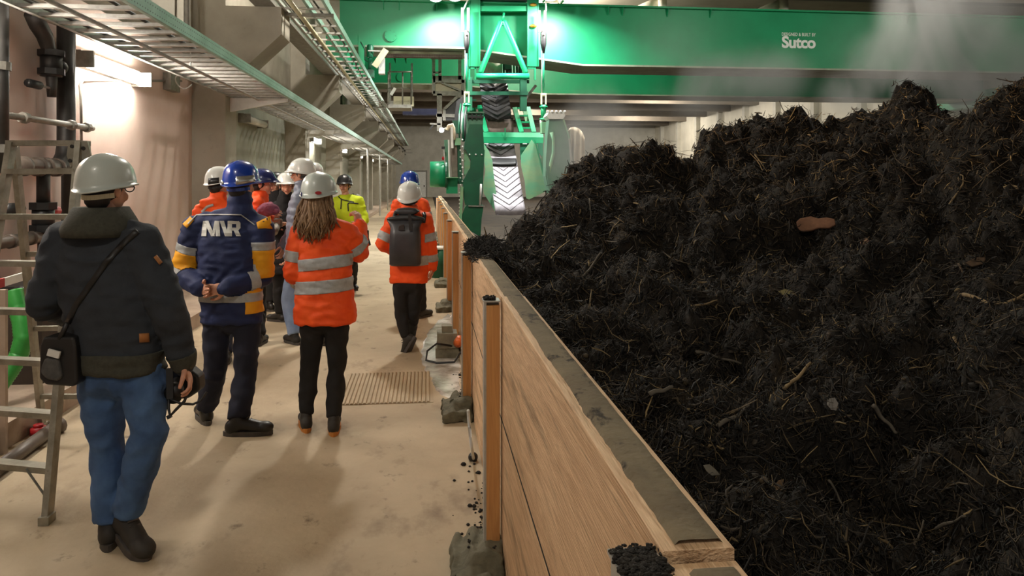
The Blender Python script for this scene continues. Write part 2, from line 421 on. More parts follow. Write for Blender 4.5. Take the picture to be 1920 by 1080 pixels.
MB().tube([(-2.52, 0.8, 2.9), (-2.52, 60, 2.9)], 0.018, 8).build('conduit', MAT['galv'], t1, True)
for i in range(9): 
    y = 5.0 + i * 3.3
    MB().tube([(-2.52, y, 2.9), (-2.52, y, 3.06)], 0.008, 6).build('hanger', MAT['galv'], t1)
for x, r in ((-2.80, 0.012), (-2.25, 0.014)):
    pts = [(x + 0.03 * math.sin(i * 0.9 + x * 9), 0.8 + i * 1.0, 2.985 + 0.01 * math.sin(i)) for i in range(60)]
    MB().tube(pts, r, 6).build('cable', MAT['cable'], t1, True)
for y in (11.5, 18.6, 25.7, 32.9):   # triangular brackets on the columns
    c = [(-2.93, y, 2.925), (-2.10, y, 2.925), (-2.10, y, 2.88), (-2.93, y, 2.72)]
    MB().prism(c, (0, 0.05, 0)).build('bracket', MAT['white_paint'], t1)
for y in (29.0, 36.2, 43.2):
    MB().cyl((-2.30, y, 0.0), (-2.30, y, 2.93), 0.035, 8).build('support_pole', MAT['galv'], t1)
t2 = tray('cable_tray', 'upper cable tray hung in front of the corbel tips below the crane', -2.12, -1.46, 4.22, 4.4, 56, 0.62, MAT['tray_green'])
MB().tube([(-1.92, 4.4, 4.19), (-1.92, 56, 4.19)], 0.035, 8).build('conduit', MAT['cream_steel'], t2, True)
mb = MB(); mb.box((-1.78, 4.4, 4.245), (-1.74, 56, 4.33)); mb.build('divider', MAT['tray_green'], t2, origin=(-1.76, 4.4, 4.22))
for x, r in ((-2.03, 0.016), (-1.6, 0.016)):
    pts = [(x + 0.03 * math.sin(i * 0.8 + x * 7), 4.4 + i * 1.3, 4.265 + 0.01 * math.sin(i)) for i in range(40)]
    MB().tube(pts, r, 6).build('cable', MAT['cable'], t2, True)
for i, y in enumerate(COLY):
    MB().box((-2.16, y + 0.25, 4.17), (-1.42, y + 0.31, 4.215)).build('bracket', MAT['galv_dull'], t2)

# loops of cable hanging under the lower tray
lp = thing('cable_loop', 'white cable loop tied under the lower cable tray', 'cable', W(350, 155, 9.4))
c = W(350, 150, 9.4)
mb = MB()
mb.tube([c + Vector((0.11 * math.cos(a) - 0.02, 0.06 * math.sin(a * 2), 0.09 * math.sin(a) - 0.02)) for a in np.linspace(0, 2 * math.pi * 0.93, 26)], 0.009, 6); mb.build('loop', MAT['galv'], lp, True)
mb = MB(); mb.tube([c + Vector((0.10, 0, 0.0)), c + Vector((0.105, 0, 0.1)), c + Vector((0.1, 0, 0.19)), c + Vector((0.06, 0, 0.21))], 0.02, 8); mb.build('hook', MAT['white_paint'], lp, True)

# =================================================================== PIPES AND LADDER ON THE LEFT
xp = XL + 0.16
def wp(u, v, x=xp): return PX(u, v, x)
pp = thing('drain_pipe', 'black vertical pipe pair with an elbow and a valve on the pinkish wall', 'pipe', wp(122, 330))
a = wp(124, 40); b_ = wp(124, 255)
MB().tube([(xp, a.y, 3.14), (xp, a.y, wp(124, 268).z), (xp, a.y - 0.03, wp(124, 292).z), (xp, a.y - 0.12, wp(118, 312).z), (xp, a.y - 0.2, wp(100, 312).z)], 0.075, 14).build('pipe', MAT['pipe'], pp, True)
MB().cyl((XL + 0.09, a.y + 0.2, 3.14), (XL + 0.09, a.y + 0.2, 1.2), 0.06, 12).build('pipe', MAT['pipe'], pp, True)
z0 = wp(80, 313).z
MB().cyl((xp, a.y - 0.14, z0), (xp, a.y - 0.82, z0), 0.07, 14).build('elbow_pipe', MAT['pipe_grey'], pp, True)
for dy in (0.16, 0.34, 0.46, 0.7): MB().cyl((xp, a.y - dy, z0), (xp, a.y - dy - 0.05, z0), 0.082, 14).build('collar', MAT['pipe_grey'], pp, True)
yv = a.y - 0.4
MB().cyl((xp, yv, z0 - 0.05), (xp, yv, z0 - 0.36), 0.052, 12).build('pipe', MAT['pipe'], pp, True)
zv = z0 - 0.3
v_ = thing('valve', 'black ball valve with red handle under the elbow pipe', 'valve', (xp, yv, zv - 0.3))
MB().cyl((xp, yv, zv - 0.02), (xp, yv, zv - 0.24), 0.085, 14).build('body', MAT['black'], v_, True)
for z in (zv - 0.03, zv - 0.22): MB().cyl((xp, yv, z - 0.03), (xp, yv, z + 0.03), 0.11, 8).build('nut', MAT['black'], v_)
MB().cyl((xp, yv + 0.07, zv - 0.08), (xp + 0.02, yv + 0.2, zv - 0.08), 0.04, 10).build('handle', MAT['red'], v_, True)
MB().tube([(xp, yv, zv - 0.22), (xp, yv, zv - 0.42), (xp, yv + 0.03, zv - 0.52), (xp + 0.05, yv + 0.14, zv - 0.58), (xp + 0.1, yv + 0.25, zv - 0.62)], 0.045, 10).build('outlet', MAT['pipe'], v_, True)
# upper valve hose
u1 = thing('pipe_outlet', 'black bent pipe with coupling hanging above the ladder', 'pipe', wp(95, 180))
p = [wp(62, 25), wp(72, 48), wp(84, 68), wp(92, 95), wp(96, 125), wp(97, 160), wp(97, 182)]
MB().tube(p, [0.07, 0.07, 0.065, 0.055, 0.05, 0.042, 0.035], 12).build('pipe', MAT['pipe'], u1, True)
c = wp(96, 122); MB().cyl(c + Vector((0, 0, 0.13)), c - Vector((0, 0, 0.1)), 0.085, 12).build('coupling', MAT['black'], u1, True)
for dz in (0.1, -0.06): MB().cyl(c + Vector((0, 0, dz + 0.025)), c + Vector((0, 0, dz - 0.025)), 0.11, 8).build('nut', MAT['black'], u1)
MB().ell(c + Vector((0.02, 0.14, 0.0)), (0.05, 0.06, 0.06)).build('handle', MAT['black'], u1, True)
c = wp(60, 157); MB().cyl(c + Vector((0, -0.06, 0)), c + Vector((0, 0.12, 0)), 0.035, 10).build('stub', MAT['black'], u1, True)
MB().cyl(c + Vector((0, 0.12, 0)), c + Vector((0, 0.3, 0)), 0.01, 6).build('bolt', MAT['galv'], u1, True)
# horizontal steel pipe and the dark pipe at the frame edge
h1 = thing('steel_pipe', 'thin horizontal steel pipe crossing behind the ladder top', 'pipe', wp(70, 228))
q0 = wp(2, 218); q1 = wp(143, 240)
MB().cyl((xp + 0.1, q0.y - 0.5, q0.z), (xp + 0.1, q1.y + 0.1, q0.z), 0.026, 10).build('pipe', MAT['galv_dull'], h1, True)
for y in (q0.y + 0.1, q1.y - 0.35, q1.y - 0.05): MB().cyl((xp + 0.1, y, q0.z), (xp + 0.1, y + 0.06, q0.z), 0.045, 8).build('coupling', MAT['galv_dull'], h1)
h2 = thing('steel_pipe', 'short horizontal brown pipe low behind the ladder', 'pipe', wp(40, 452))
q0 = wp(0, 455); MB().cyl((xp, q0.y - 0.5, q0.z), (xp, wp(95, 445).y, q0.z), 0.05, 12).build('pipe', MAT['pipe_grey'], h2, True)
for y in (q0.y + 0.12, q0.y + 0.42): MB().cyl((xp, y, q0.z), (xp, y + 0.05, q0.z), 0.058, 12).build('collar', MAT['pipe_grey'], h2, True)
c = wp(24, 392)
MB().cyl(c - Vector((0, 0.1, 0)), c + Vector((0, 0.1, 0)), 0.05, 10).build('stub', MAT['black'], h2, True)
e = thing('drain_pipe', 'dark vertical pipe at the left picture edge', 'pipe', wp(0, 260, XL + 0.3))
q = wp(-1, 200, XL + 0.3); MB().cyl((q.x, q.y, 3.2), (q.x, q.y, 1.75), 0.06, 12).build('pipe', MAT['pipe'], e, True)
for z in (1.9, 2.5): MB().cyl((q.x, q.y, z), (q.x, q.y, z + 0.06), 0.075, 12).build('clamp', MAT['galv_dull'], e)
cd = thing('conduit', 'thin grey conduit bent along the wall under the bright tube light', 'pipe', wp(150, 300))
x = XL + 0.02
MB().tube([wp(153, 300, x), wp(152, 200, x), wp(150, 160, x), wp(155, 151, x), wp(175, 150, x), wp(340, 152, x)], 0.014, 8).build('pipe', MAT['galv_dull'], cd, True)
MB().cbox(wp(322, 155, XL + 0.05), (0.1, 0.36, 0.22)).build('junction_box', MAT['galv_dull'], cd)
vp = thing('conduit', 'vertical grey conduit beside the first column top', 'pipe', PX(350, 60, XL + 0.12))
q = PX(350, 40, XL + 0.14); MB().cyl((q.x, q.y, 3.5), (q.x, q.y, ZC), 0.04, 8).build('pipe', MAT['galv_dull'], vp, True)

# stepladder
H = 1.93
lad = thing('stepladder', 'aluminium stepladder standing at the left wall beside the man in dark jacket', 'ladder', (-2.2, 4.0, 0))
fl0, fl1 = Vector((-2.42, 3.93, 0)), Vector((-2.30, 4.45, H))      # front left rail
fr0, fr1 = G(88, 980), W(150, 268, 4.22)
bl0, bl1 = G(80, 803), W(27, 275, 4.30)
br0, br1 = G(212, 803), W(160, 268, 4.28)
fl1 = W(22, 268, 4.22); fl0 = W(-90, 980, fr0.y / CA * 0.97); fl0.z = 0
def railmb(a, b, w=0.062, h=0.024): return MB().bar(a, b, w, h, (1, 0, 0))
for a, b in ((fl0, fl1), (fr0, fr1)): MB().bar(a, b, 0.03, 0.065, (0, 1, 0)).build('rail', MAT['alu'], lad)
for a, b in ((bl0, bl1), (br0, br1)): MB().bar(a, b, 0.03, 0.05, (0, 1, 0)).build('rail', MAT['alu'], lad)
for i in range(7):
    f = (i + 1) / 7.6
    a = fl0.lerp(fl1, f); b = fr0.lerp(fr1, f)
    mb = MB(); mb.bar(a, b, 0.07, 0.008); mb.bar(a + Vector((0, -0.035, -0.014)), b + Vector((0, -0.035, -0.014)), 0.006, 0.022); mb.bar(a + Vector((0, 0.035, -0.014)), b + Vector((0, 0.035, -0.014)), 0.006, 0.022)
    mb.build('step', MAT['alu'], lad)
    if i in (0, 2, 4, 6):
        a = bl0.lerp(bl1, f); b = br0.lerp(br1, f); MB().bar(a, b, 0.03, 0.03).build('rear_rung', MAT['alu'], lad)
MB().bar(fl1 + Vector((-0.02, 0.03, 0)), fr1 + Vector((0.02, 0.03, 0)), 0.10, 0.028).build('top_cap', MAT['alu'], lad)
c = W(146, 288, 4.20)
hp = [c + Vector(q) for q in ((-0.05, 0, 0.07), (0.05, 0, 0.07), (0.07, 0, -0.01), (0.05, 0, -0.08), (0.02, 0, -0.04), (-0.02, 0, -0.04), (-0.04, 0, -0.08), (-0.06, 0, -0.01))]
hg = MB().prism(hp, (0, 0.012, 0)).build('hinge', MAT['alu'], lad)
for q in ((-0.03, 0, 0.04), (0.03, 0, 0.03), (0.04, 0, -0.04), (-0.04, 0, -0.04)): MB().cyl(c + Vector(q) + Vector((0, -0.006, 0)), c + Vector(q), 0.011, 8).build('rivet', MAT['black'], hg)
MB().bar(fr0.lerp(fr1, 0.12) + Vector((-0.12, 0, 0.02)), fr0.lerp(fr1, 0.05), 0.012, 0.004).build('brace', MAT['galv_dull'], lad)
for a in (fl0, fr0, bl0, br0): MB().cbox(a + Vector((0, 0, 0.02)), (0.05, 0.075, 0.04)).build('rubber_foot', MAT['alu'], lad)

# warning board and its post, hose, pump box, pole on the floor
bb = thing('warning_board', 'red and white striped board on a pale upright post behind the ladder', 'barrier', G(4, 852))
q = G(6, 852); MB().box((q.x - 0.09, q.y, 0), (q.x + 0.012, q.y + 0.03, 1.02)).build('post', MAT['curb'], bb)
pa = W(-20, 537, 4.72); pb = W(58, 514, 5.3)
pk = MB().bar(pa, pb, 0.02, 0.055).build('plank', MAT['white_paint'], bb)
for f0, f1 in ((0.05, 0.3), (0.8, 0.95)): MB().bar(pa.lerp(pb, f0), pa.lerp(pb, f1), 0.024, 0.057).build('red_stripe', MAT['red'], pk)
hs = thing('hose', 'green ribbed hose curving down behind the ladder', 'hose', G(10, 745) + Vector((0, 0.1, 0)))
pts = [W(26, 545, 5.3), W(33, 575, 5.28), W(41, 605, 5.25), W(44, 635, 5.22), W(36, 665, 5.2), W(20, 692, 5.15), W(4, 715, 5.1), W(-25, 745, 5.05)]
dense = []; rr = []
for i in range(len(pts) - 1):
    for k in range(10):
        dense.append(pts[i].lerp(pts[i + 1], k / 10)); rr.append(0.058 + (0.005 if k % 2 else 0))
MB().tube(dense, rr, 12).build('hose', MAT['hose'], hs, True)
MB().cyl(W(30, 548, 5.35), W(44, 552, 5.4), 0.05, 10).build('coupling', MAT['black'], hs, True)
pu = thing('pump_box', 'dark brown pump box on the kerb behind the green hose', 'box', (-3.12, 6.3, 0.16))
MB().box((-3.36, 6.0, 0.16), (-2.9, 6.6, 0.86)).build('body', M('dark_brown_box', (66, 54, 44), (48, 40, 34), rough=0.8, scale=5), pu)
MB().box((-3.38, 5.98, 0.86), (-2.88, 6.62, 0.90)).build('lid', MAT['black'], pu)
a = G(-20, 905); b = G(100, 815)
pl = thing('pole', 'grey pole lying on the floor between the ladder feet', 'pole', (a + b) / 2)
MB().tube([a + Vector((0, 0, 0.045)), b + Vector((0, 0.0, 0.045))], 0.043, 10).build('tube', MAT['pipe_grey'], pl, True)
MB().cyl(b + Vector((0, 0, 0.045)), b + Vector((0.02, 0.06, 0.045)), 0.052, 10).build('end_cap', MAT['pipe_grey'], pl, True)
rv = thing('cap', 'small red plastic cap on the floor behind the stepladder', 'cap', G(72, 815)); MB().cyl(G(72, 815), G(72, 815) + Vector((0, 0, 0.05)), 0.05, 12).build('body', MAT['red'], rv, True); MB().cyl(G(72, 815) + Vector((0, 0, 0.05)), G(72, 815) + Vector((0, 0, 0.07)), 0.03, 12).build('knob', MAT['red'], rv, True)

# =================================================================== FLOOR DETAILS
rp = thing('ribbed_plate', 'ribbed plate set flush in the corridor floor behind the woman', 'plate', G(740, 728))
y0, y1 = G(740, 757).y, G(740, 700).y; x0, x1 = G(645, 728).x - 0.02, G(812, 728).x
MB().box((x0, y0, 0.0), (x1, y1, 0.004)).build('base', MAT['floor'], rp)
n = 22; first = None
for i in range(n):
    x = x0 + 0.02 + i * (x1 - x0 - 0.04) / n
    if first is None: first = MB().prism([(x, y0, 0.004), (x + 0.026, y0, 0.004), (x + 0.02, y0, 0.013), (x + 0.006, y0, 0.013)], (0, y1 - y0, 0)).build('rib', MAT['floor'], rp, origin=(x, y0, 0.004))
    else: copy_part(first, rp, (i * (x1 - x0 - 0.04) / n, 0, 0))
# wet patch, its bright reflection put into the pale base colour
mw = M('wet_concrete_sheen', (222, 220, 214), (150, 144, 132), rough=0.22, scale=4, bump=0.25, bscale=26, spec=0.9, lo=0.4, hi=0.62)
pix = [(842, 588), (822, 600), (806, 618), (797, 636), (790, 655), (789, 672), (796, 688), (803, 705), (812, 722), (826, 740), (846, 748), (862, 742), (862, 700), (862, 650), (860, 610)]
poly = [G(u, v, 0.002) for u, v in pix]
for q in poly: q.x = min(q.x, 0.318)
poly2 = []
for i in range(len(poly)):
    a, b = poly[i], poly[(i + 1) % len(poly)]
    for k in range(4):
        q = a.lerp(b, k / 4); q += Vector((noise.noise(q * 9.0) * 0.03, noise.noise(q * 9.0 + Vector((5, 5, 5))) * 0.05, 0)); poly2.append(q)
c = sum(poly2, Vector()) / len(poly2)
mb = MB(); n = len(poly2); vs = [c + (q - c) * 0.93 + Vector((0, 0, 0.004)) for q in poly2] + [Vector((q.x, q.y, 0.0003)) for q in poly2] + [c + Vector((0, 0, 0.005))]
mb.add(vs[:-1], [tuple(range(n))] + [(i, i + n, (i + 1) % n + n, (i + 1) % n) for i in range(n)])
o = tag(mb.build('puddle', mw, None, False), 'pale shiny puddle on the floor along the wooden barrier', 'puddle', None, 'stuff')

# =================================================================== WOODEN BARRIER
XF, XB, ZT = 0.325, 0.427, 1.19
POSTY = [0.99] + [1.07 + 2.2 * k for k in range(1, 11)]
bar_ = thing('plank_barrier', 'long barrier of thick wooden planks holding back the dark heap', 'barrier', (0.37, 12, 0))
WD = MAT['wood']
rows = [(0.0, 0.088), (0.096, 0.640), (0.656, ZT)]
ys = [-1.43] + POSTY + [POSTY[-1] + 1.3]
for i in range(len(ys) - 1):
    ya, yb = ys[i] + 0.006, ys[i + 1] - 0.006
    dx = random.uniform(-0.010, 0.0)
    for za, zb in ((0.088, 0.096), (0.640, 0.656)): MB().box((XF + dx + 0.0012, ya, za - 0.002), (XB - 0.012, yb, zb + 0.002)).build('dark_gap_strip', MAT['soil'], bar_)  # dirt-dark strip added so the plank gaps stay dark like shade
    for r, (za, zb) in enumerate(rows):
        top = zb + ((-0.012 if i == 0 else random.uniform(-0.012, 0.006)) if r == 2 else 0)
        if i == 1 and r == 2: top = ZT
        mb = MB(); e = 0.0015
        prof = [(XF + dx, za + e), (XF + dx + e, za), (XB + dx - e, za), (XB + dx, za + e), (XB + dx, top - e), (XB + dx - e, top), (XF + dx + e, top), (XF + dx, top - e)]
        mb.prism([(x, ya, z) for x, z in prof], (0, yb - ya, 0))
        mb.build('plank', WD, bar_, origin=(XF, ya + random.uniform(0, 9) * 0, za))
for k, y in enumerate(POSTY):
    # galvanised post with a wooden infill strip in front of the planks
    zt = 1.17
    xs = XF - (0.084 if k else 0.068)
    ps = thing('barrier_post', '', 'post', (xs + 0.03, y, 0), 'posts of the wooden barrier')
    ps['label'] = ['nearest barrier post with dirt on its top at the lower picture edge', 'tall barrier post with grey steel edge standing on the near concrete footing', 'second barrier post with steel edge by the heap overhang and puddle', 'barrier post just behind the electrical box', 'fourth barrier post beside the backpack walker', 'fifth barrier post down the corridor', 'sixth barrier post down the corridor', 'seventh barrier post down the corridor', 'eighth barrier post near the far green machine', 'ninth barrier post near the far green machine', 'last barrier post at the far barrier end'][k]
    MB().box((xs, y - 0.035, 0.02), (xs + 0.010, y + 0.045, zt)).build('flange', MAT['galv'], ps)
    MB().box((xs + 0.010, y - 0.005, 0.02), (xs + 0.068, y + 0.005, zt)).build('web', MAT['galv_dull'], ps)
    MB().box((xs + 0.010, y - 0.036, 0.05), (xs + 0.068, y - 0.006, zt - 0.015)).build('infill', MAT['wood_post'], ps)
    MB().box((xs - 0.004, y - 0.04, zt), (xs + 0.07, y + 0.05, zt + 0.006)).build('top_plate', MAT['galv'], ps)
    # crumbly concrete footing
    if k >= 0:
        mb = MB()
        mb.box((xs - 0.14, y - 0.24, 0.0), (xs + 0.076, y + 0.16, 0.075)); mb.box((xs - 0.07, y - 0.16, 0.05), (xs + 0.076, y + 0.13, 0.125))
        me = remesh(mb, 0.014, 2)
        v, f = mesh_arrays(me); me.vertices.foreach_set('co', np.array([tuple(Vector(p) + Vector((1, 1, 1)) * 0.022 * noise.noise(Vector(p) * 20)) for p in v]).ravel()); me.update()
        me.materials.append(MAT['footing'])
        fo = link('footing', me, None); fo.location = (0, 0, 0)
        me.transform(Matrix.Translation((-xs, -y, 0))); fo.location = (xs, y, 0); WL[fo.name] = Vector((xs, y, 0))
        tag(fo, 'rough concrete footing under the ' + ps['label'].split(' barrier post')[0] + ' barrier post', 'footing', 'footings of the barrier posts')
# dried dirt lying on top of the planks
mb = MB(); NY = 420; NXs = 6
yy = np.linspace(1.10, 22.5, NY) ** 1.0
yy = 1.012 + (np.linspace(0, 1, NY) ** 1.9) * 21.4
for i, y in enumerate(yy):
    e0 = XF + 0.004 + 0.006 * noise.noise(Vector((y * 3, 0, 1))) + 0.008 * max(0, noise.noise(Vector((y * 24, 0, 1))))
    for j in range(NXs):
        f = j / (NXs - 1); x = e0 + (XB - 0.002 - e0) * f
        h = 0.006 + 0.007 * max(0, noise.noise(Vector((x * 30, y * 12, 3)))) if 0 < j < NXs - 1 else -0.012
        mb.v.append((x, y, ZT + h))
for i in range(NY - 1):
    for j in range(NXs - 1): mb.f.append((i * NXs + j, i * NXs + j + 1, (i + 1) * NXs + j + 1, (i + 1) * NXs + j))
tag(mb.build('dirt_layer', MAT['dirt'], bar_, True), None, None, None, 'stuff')
mb = MB()
for i in range(40):
    y = 0.70 + i * 0.0068
    for j in range(NXs):
        e0 = XF + 0.006 + 0.012 * abs(noise.noise(Vector((y * 30, 0, 4)))); x = e0 + (XB - 0.004 - e0) * j / (NXs - 1)
        mb.v.append((x, y, ZT - 0.012 + (0.006 + 0.007 * max(0, noise.noise(Vector((x * 30, y * 30, 3)))) if 0 < j < NXs - 1 and i < 39 else -0.012)))
for i in range(39):
    for j in range(NXs - 1): mb.f.append((i * NXs + j, i * NXs + j + 1, (i + 1) * NXs + j + 1, (i + 1) * NXs + j))
tag(mb.build('dirt_layer', MAT['dirt'], bar_, True), None, None, None, 'stuff')
mb = MB()
for i in range(900):
    y = 0.99 + random.triangular(-0.05, 0.05, 0.0); r = random.uniform(0.0012, 0.0045); mb.ell((0.290 + random.triangular(-0.04, 0.035, 0.0), y, 1.177 + random.uniform(0, 0.007)), (r, r * random.uniform(0.7, 1.8), r * 0.7), Matrix.Rotation(random.uniform(0, 3), 3, 'Z'), 6, 3)
tag(mb.build('dirt_clods', MAT['soil'], None), 'dark soil crumbs on top of the nearest barrier post', 'soil', None, 'stuff')
mb = MB()
for i in range(120):
    mb.ell((0.272 + random.uniform(-0.03, 0.02), POSTY[1] + random.uniform(-0.03, 0.04), 1.18 + random.uniform(0, 0.008)), (0.005, 0.005, 0.004), None, 6, 4)
tag(mb.build('dirt_clods', MAT['soil'], None), 'dark soil crumbs on the tall steel edged post', 'soil', None, 'stuff')
mb = MB()
for i in range(520):
    k = random.choice([1, 1, 1, 2, 2, 3]); y = POSTY[k] + random.uniform(-0.15, 1.3) * random.random(); x = 0.31 - abs(random.gauss(0, 0.06)); r = random.uniform(0.002, 0.010) * (2 if random.random() < 0.06 else 1)
    z = 0.0
    if x > 0.16 and -0.2 < y - POSTY[k] < 0.15: z = 0.115
    mb.ell((x, y, z + r * 0.3), (r, r * 1.2, r * 0.7), None, 6, 4)
tag(mb.build('soil_crumbs', MAT['soil'], None), 'dark soil crumbs spilled along the foot of the barrier', 'soil', None, 'stuff')

# electrical box with cable and socket leaning on the barrier
eb = thing('electrical_box', 'grey green electrical box with orange plug at the barrier foot beside the puddle', 'electrical box', G(840, 672))
b0 = G(838, 668)
MB().cbox(b0 + Vector((0, 0, 0.17)), (0.19, 0.22, 0.14)).build('body', MAT['box'], eb)
MB().cbox(b0 + Vector((0.0, 0.02, 0.27)), (0.10, 0.14, 0.06)).build('lid', MAT['box'], eb)
MB().cbox(b0 + Vector((0.0, 0, 0.05)), (0.22, 0.2, 0.10)).build('foot', MAT['footing'], eb)
MB().cyl(b0 + Vector((0.10, -0.12, 0.15)), b0 + Vector((0.12, -0.20, 0.20)), 0.045, 12).build('plug', MAT['orange_pl'], eb, True)
MB().tube([b0 + Vector(q) for q in ((0.05, -0.1, 0.12), (-0.1, -0.16, 0.16), (-0.19, -0.2, 0.10), (-0.2, -0.22, 0.02), (-0.1, -0.3, 0.012), (0.06, -0.32, 0.02), (0.12, -0.28, 0.1))], 0.010, 8).build('cable', MAT['black'], eb, True)
wb_ = thing('socket_box', 'small white socket box on the barrier above the electrical box', 'socket', PX(851, 612, 0.3))
MB().cbox(PX(851, 602, 0.29), (0.06, 0.09, 0.13)).build('body', MAT['white_paint'], wb_); MB().cbox(PX(851, 602, 0.29) + Vector((-0.035, 0, 0)), (0.012, 0.07, 0.1)).build('cover', MAT['white_paint'], wb_)
rc = thing('cord', 'thin pale cord hanging along the barrier foot behind the tall post', 'cord', G(884, 850))
MB().tube([PX(878, 770, 0.22), PX(880, 800, 0.24), PX(883, 830, 0.24), PX(886, 850, 0.26), PX(889, 868, 0.28)], 0.009, 8).build('cord', MAT['white_paint'], rc, True)
MB().ell(PX(887, 857, 0.27), (0.03, 0.03, 0.03)).build('plug', MAT['black'], rc, True)
gb = thing('bin', 'small dark green bin standing at the barrier beyond the backpack walker', 'bin', G(824, 520))
q = G(823, 520); MB().tube([q, q + Vector((0, 0, 0.5))], [0.14, 0.18], 12).build('body', MAT['green_dark'], gb, True); MB().cyl(q + Vector((0, 0, 0.5)), q + Vector((0, 0, 0.54)), 0.19, 12).build('lid', MAT['white_paint'], gb, True)
# =================================================================== BRIDGE CRANE
GR, GD, GP, GG = MAT['green'], MAT['green_dark'], MAT['green_pale'], MAT['green_grey']
YG = 21.2
cr = thing('bridge_crane', 'huge green bridge crane with two box girders spanning the hall above the heap', 'crane', (10, 25, 4.7))
def girder(y0, y1, x0, x1, zl, zr, xa, xb, zt=6.70):
    mb = MB()
    prof = [(x0, y0, zt), (x1, y0, zt), (x1, y0, zr), (xb, y0, zr), (xa, y0, zl), (x0, y0, zl)]
    mb.prism(prof, (0, y1 - y0, 0)); g = mb.build('girder', GR, cr, origin=(0, y0, 0))
    e = 0.16
    MB().box((x0, y0 - e, zt), (x1, y1 + e, zt + 0.05)).build('top_flange', GR, cr)
    mb = MB()
    pts = [(x0, zl), (xa, zl), (xb, zr), (x1, zr)]
    for (xa_, za_), (xb_, zb_) in zip(pts[:-1], pts[1:]):
        mb.prism([(xa_, y0 - e, za_), (xb_, y0 - e, zb_), (xb_, y0 - e, zb_ - 0.05), (xa_, y0 - e, za_ - 0.05)], (0, y1 - y0 + 2 * e, 0))
    mb.build('bottom_flange', M('flange_underside', (150, 164, 140), (120, 120, 104), rough=0.5, scale=2), cr)
    return g
girder(YG, YG + 1.3, -2.45, 23.2, 5.45, 5.03, 1.0, 4.4)
girder(29.0, 30.3, -2.45, 23.2, 5.42, 5.10, 1.0, 4.4)
for u in (719, 748, 818, 1139, 1166, 1250, 1330, 1700):
    p = PY(u, 14, YG); MB().prism([(p.x, YG, 6.70), (p.x, YG - 0.15, 6.70), (p.x, YG - 0.02, 6.48), (p.x, YG, 6.48)], (0.02, 0, 0)).build('gusset', GR, cr)
for u in (742, 762):
    p = PY(u, 112, 29.0); MB().prism([(p.x, 29.0, 6.65), (p.x, 28.85, 6.65), (p.x, 28.98, 6.2), (p.x, 29.0, 6.2)], (0.02, 0, 0)).build('gusset', GR, cr)
p = PY(733, 67, YG - 0.01)
cv = MB().cyl(p, p + Vector((0, -0.05, 0)), 0.175, 28).build('cover_disc', GR, cr)
for a in range(8):
    q = p + Vector((0.145 * math.cos(a * 0.785), -0.05, 0.145 * math.sin(a * 0.785))); MB().cyl(q, q + Vector((0, -0.015, 0)), 0.014, 6).build('bolt', GR, cv)
p = PY(752, 145, 28.99); MB().cyl(p, p + Vector((0, -0.04, 0)), 0.17, 24).build('cover_disc', GR, cr)
# end carriages on the rails
for x0, x1 in ((-2.62, -2.08), (22.7, 23.2)):
    MB().box((x0, 19.6, 4.78), (x1, 32.0, 5.42)).build('end_carriage', GR, cr)
    for y in (20.0, 31.5):
        MB().cyl((x0 + 0.1, y, 4.83), (x1 - 0.1, y, 4.83), 0.2, 20).build('wheel', MAT['galv_dull'], cr, True)
# carriage drive: vertical gear motor, side plate, railing
p0 = PY(694, 84, 20.6); p1 = PY(694, 135, 20.6)
gm = MB().tube([p0, p0 - Vector((0, 0, 0.03)), p0 - Vector((0, 0, 0.33)), p0 - Vector((0, 0, 0.36))], [0.07, 0.09, 0.09, 0.07], 16).build('gear_motor', GD, cr, True)
MB().cyl(p0 - Vector((0, 0, 0.36)), p1, 0.06, 12).build('gear_shaft', GD, gm, True)
MB().cbox(p1 - Vector((0, 0, 0.05)), (0.22, 0.25, 0.2)).build('gear_box', GD, gm)
pl_ = [PY(672, 60, 20.9), PY(684, 84, 20.9), PY(684, 122, 20.9), PY(672, 118, 20.9)]
MB().prism(pl_, (0, 0.05, 0)).build('side_plate', GR, cr)
MB().tube([PY(676, 78, 20.8), PY(684, 92, 20.8), PY(684, 112, 20.8), PY(690, 116, 20.7)], 0.014, 6).build('cable', MAT['cable'], cr, True)
st = MB().bar(PY(702, 125, 20.4), PY(724, 93, 20.4), 0.16, 0.1, (0, 1, 0)).build('strut', MAT['cream_steel'], cr)
MB().cbox(PY(716, 124, 20.9), (0.16, 0.3, 0.45)).build('control_box', MAT['galv'], cr)
MB().bar(PY(690, 95, 20.5), PY(716, 96, 20.5), 0.03, 0.03).build('arm', MAT['galv'], cr)
# cable chain under the front girder
mb = MB(); ca, cb = PY(722, 104, 21.5), PY(868, 106, 21.5)
for i in range(46):
    q = ca.lerp(cb, i / 46); mb.cbox(q + Vector((0, 0, -0.01)), (0.045, 0.3, 0.075))
mb.build('cable_chain', M('brown_cable_chain', (90, 74, 64), (70, 56, 48), rough=0.7), cr)
# service platforms of grey steel
def railing(par, pts, h, r=0.022, mids=(0.5,), mat=MAT['galv_dull']):
    pts = [Vector(q) for q in pts]
    for q in pts: MB().cyl(q, q + Vector((0, 0, h)), r, 8).build('railing_post', mat, par, True)
    MB().tube([q + Vector((0, 0, h)) for q in pts], r, 8).build('handrail', mat, par, True)
    for m in mids: MB().tube([q + Vector((0, 0, h * m)) for q in pts], r * 0.8, 8).build('knee_rail', mat, par, True)
    MB().prism([pts[0], pts[-1], pts[-1] + Vector((0, 0, 0.12)), pts[0] + Vector((0, 0, 0.12))], (0, 0.01, 0)).build('toe_board', mat, par)
YP = 23.2
pf = thing('service_platform', 'small grey steel platform with railing at the left end of the crane', 'platform', PY(750, 198, YP))
a, b = PY(728, 196, YP), PY(771, 196, YP)
MB().box((a.x, YP - 0.05, a.z - 0.1), (b.x, YP + 1.1, a.z)).build('deck', MAT['galv_dull'], pf)
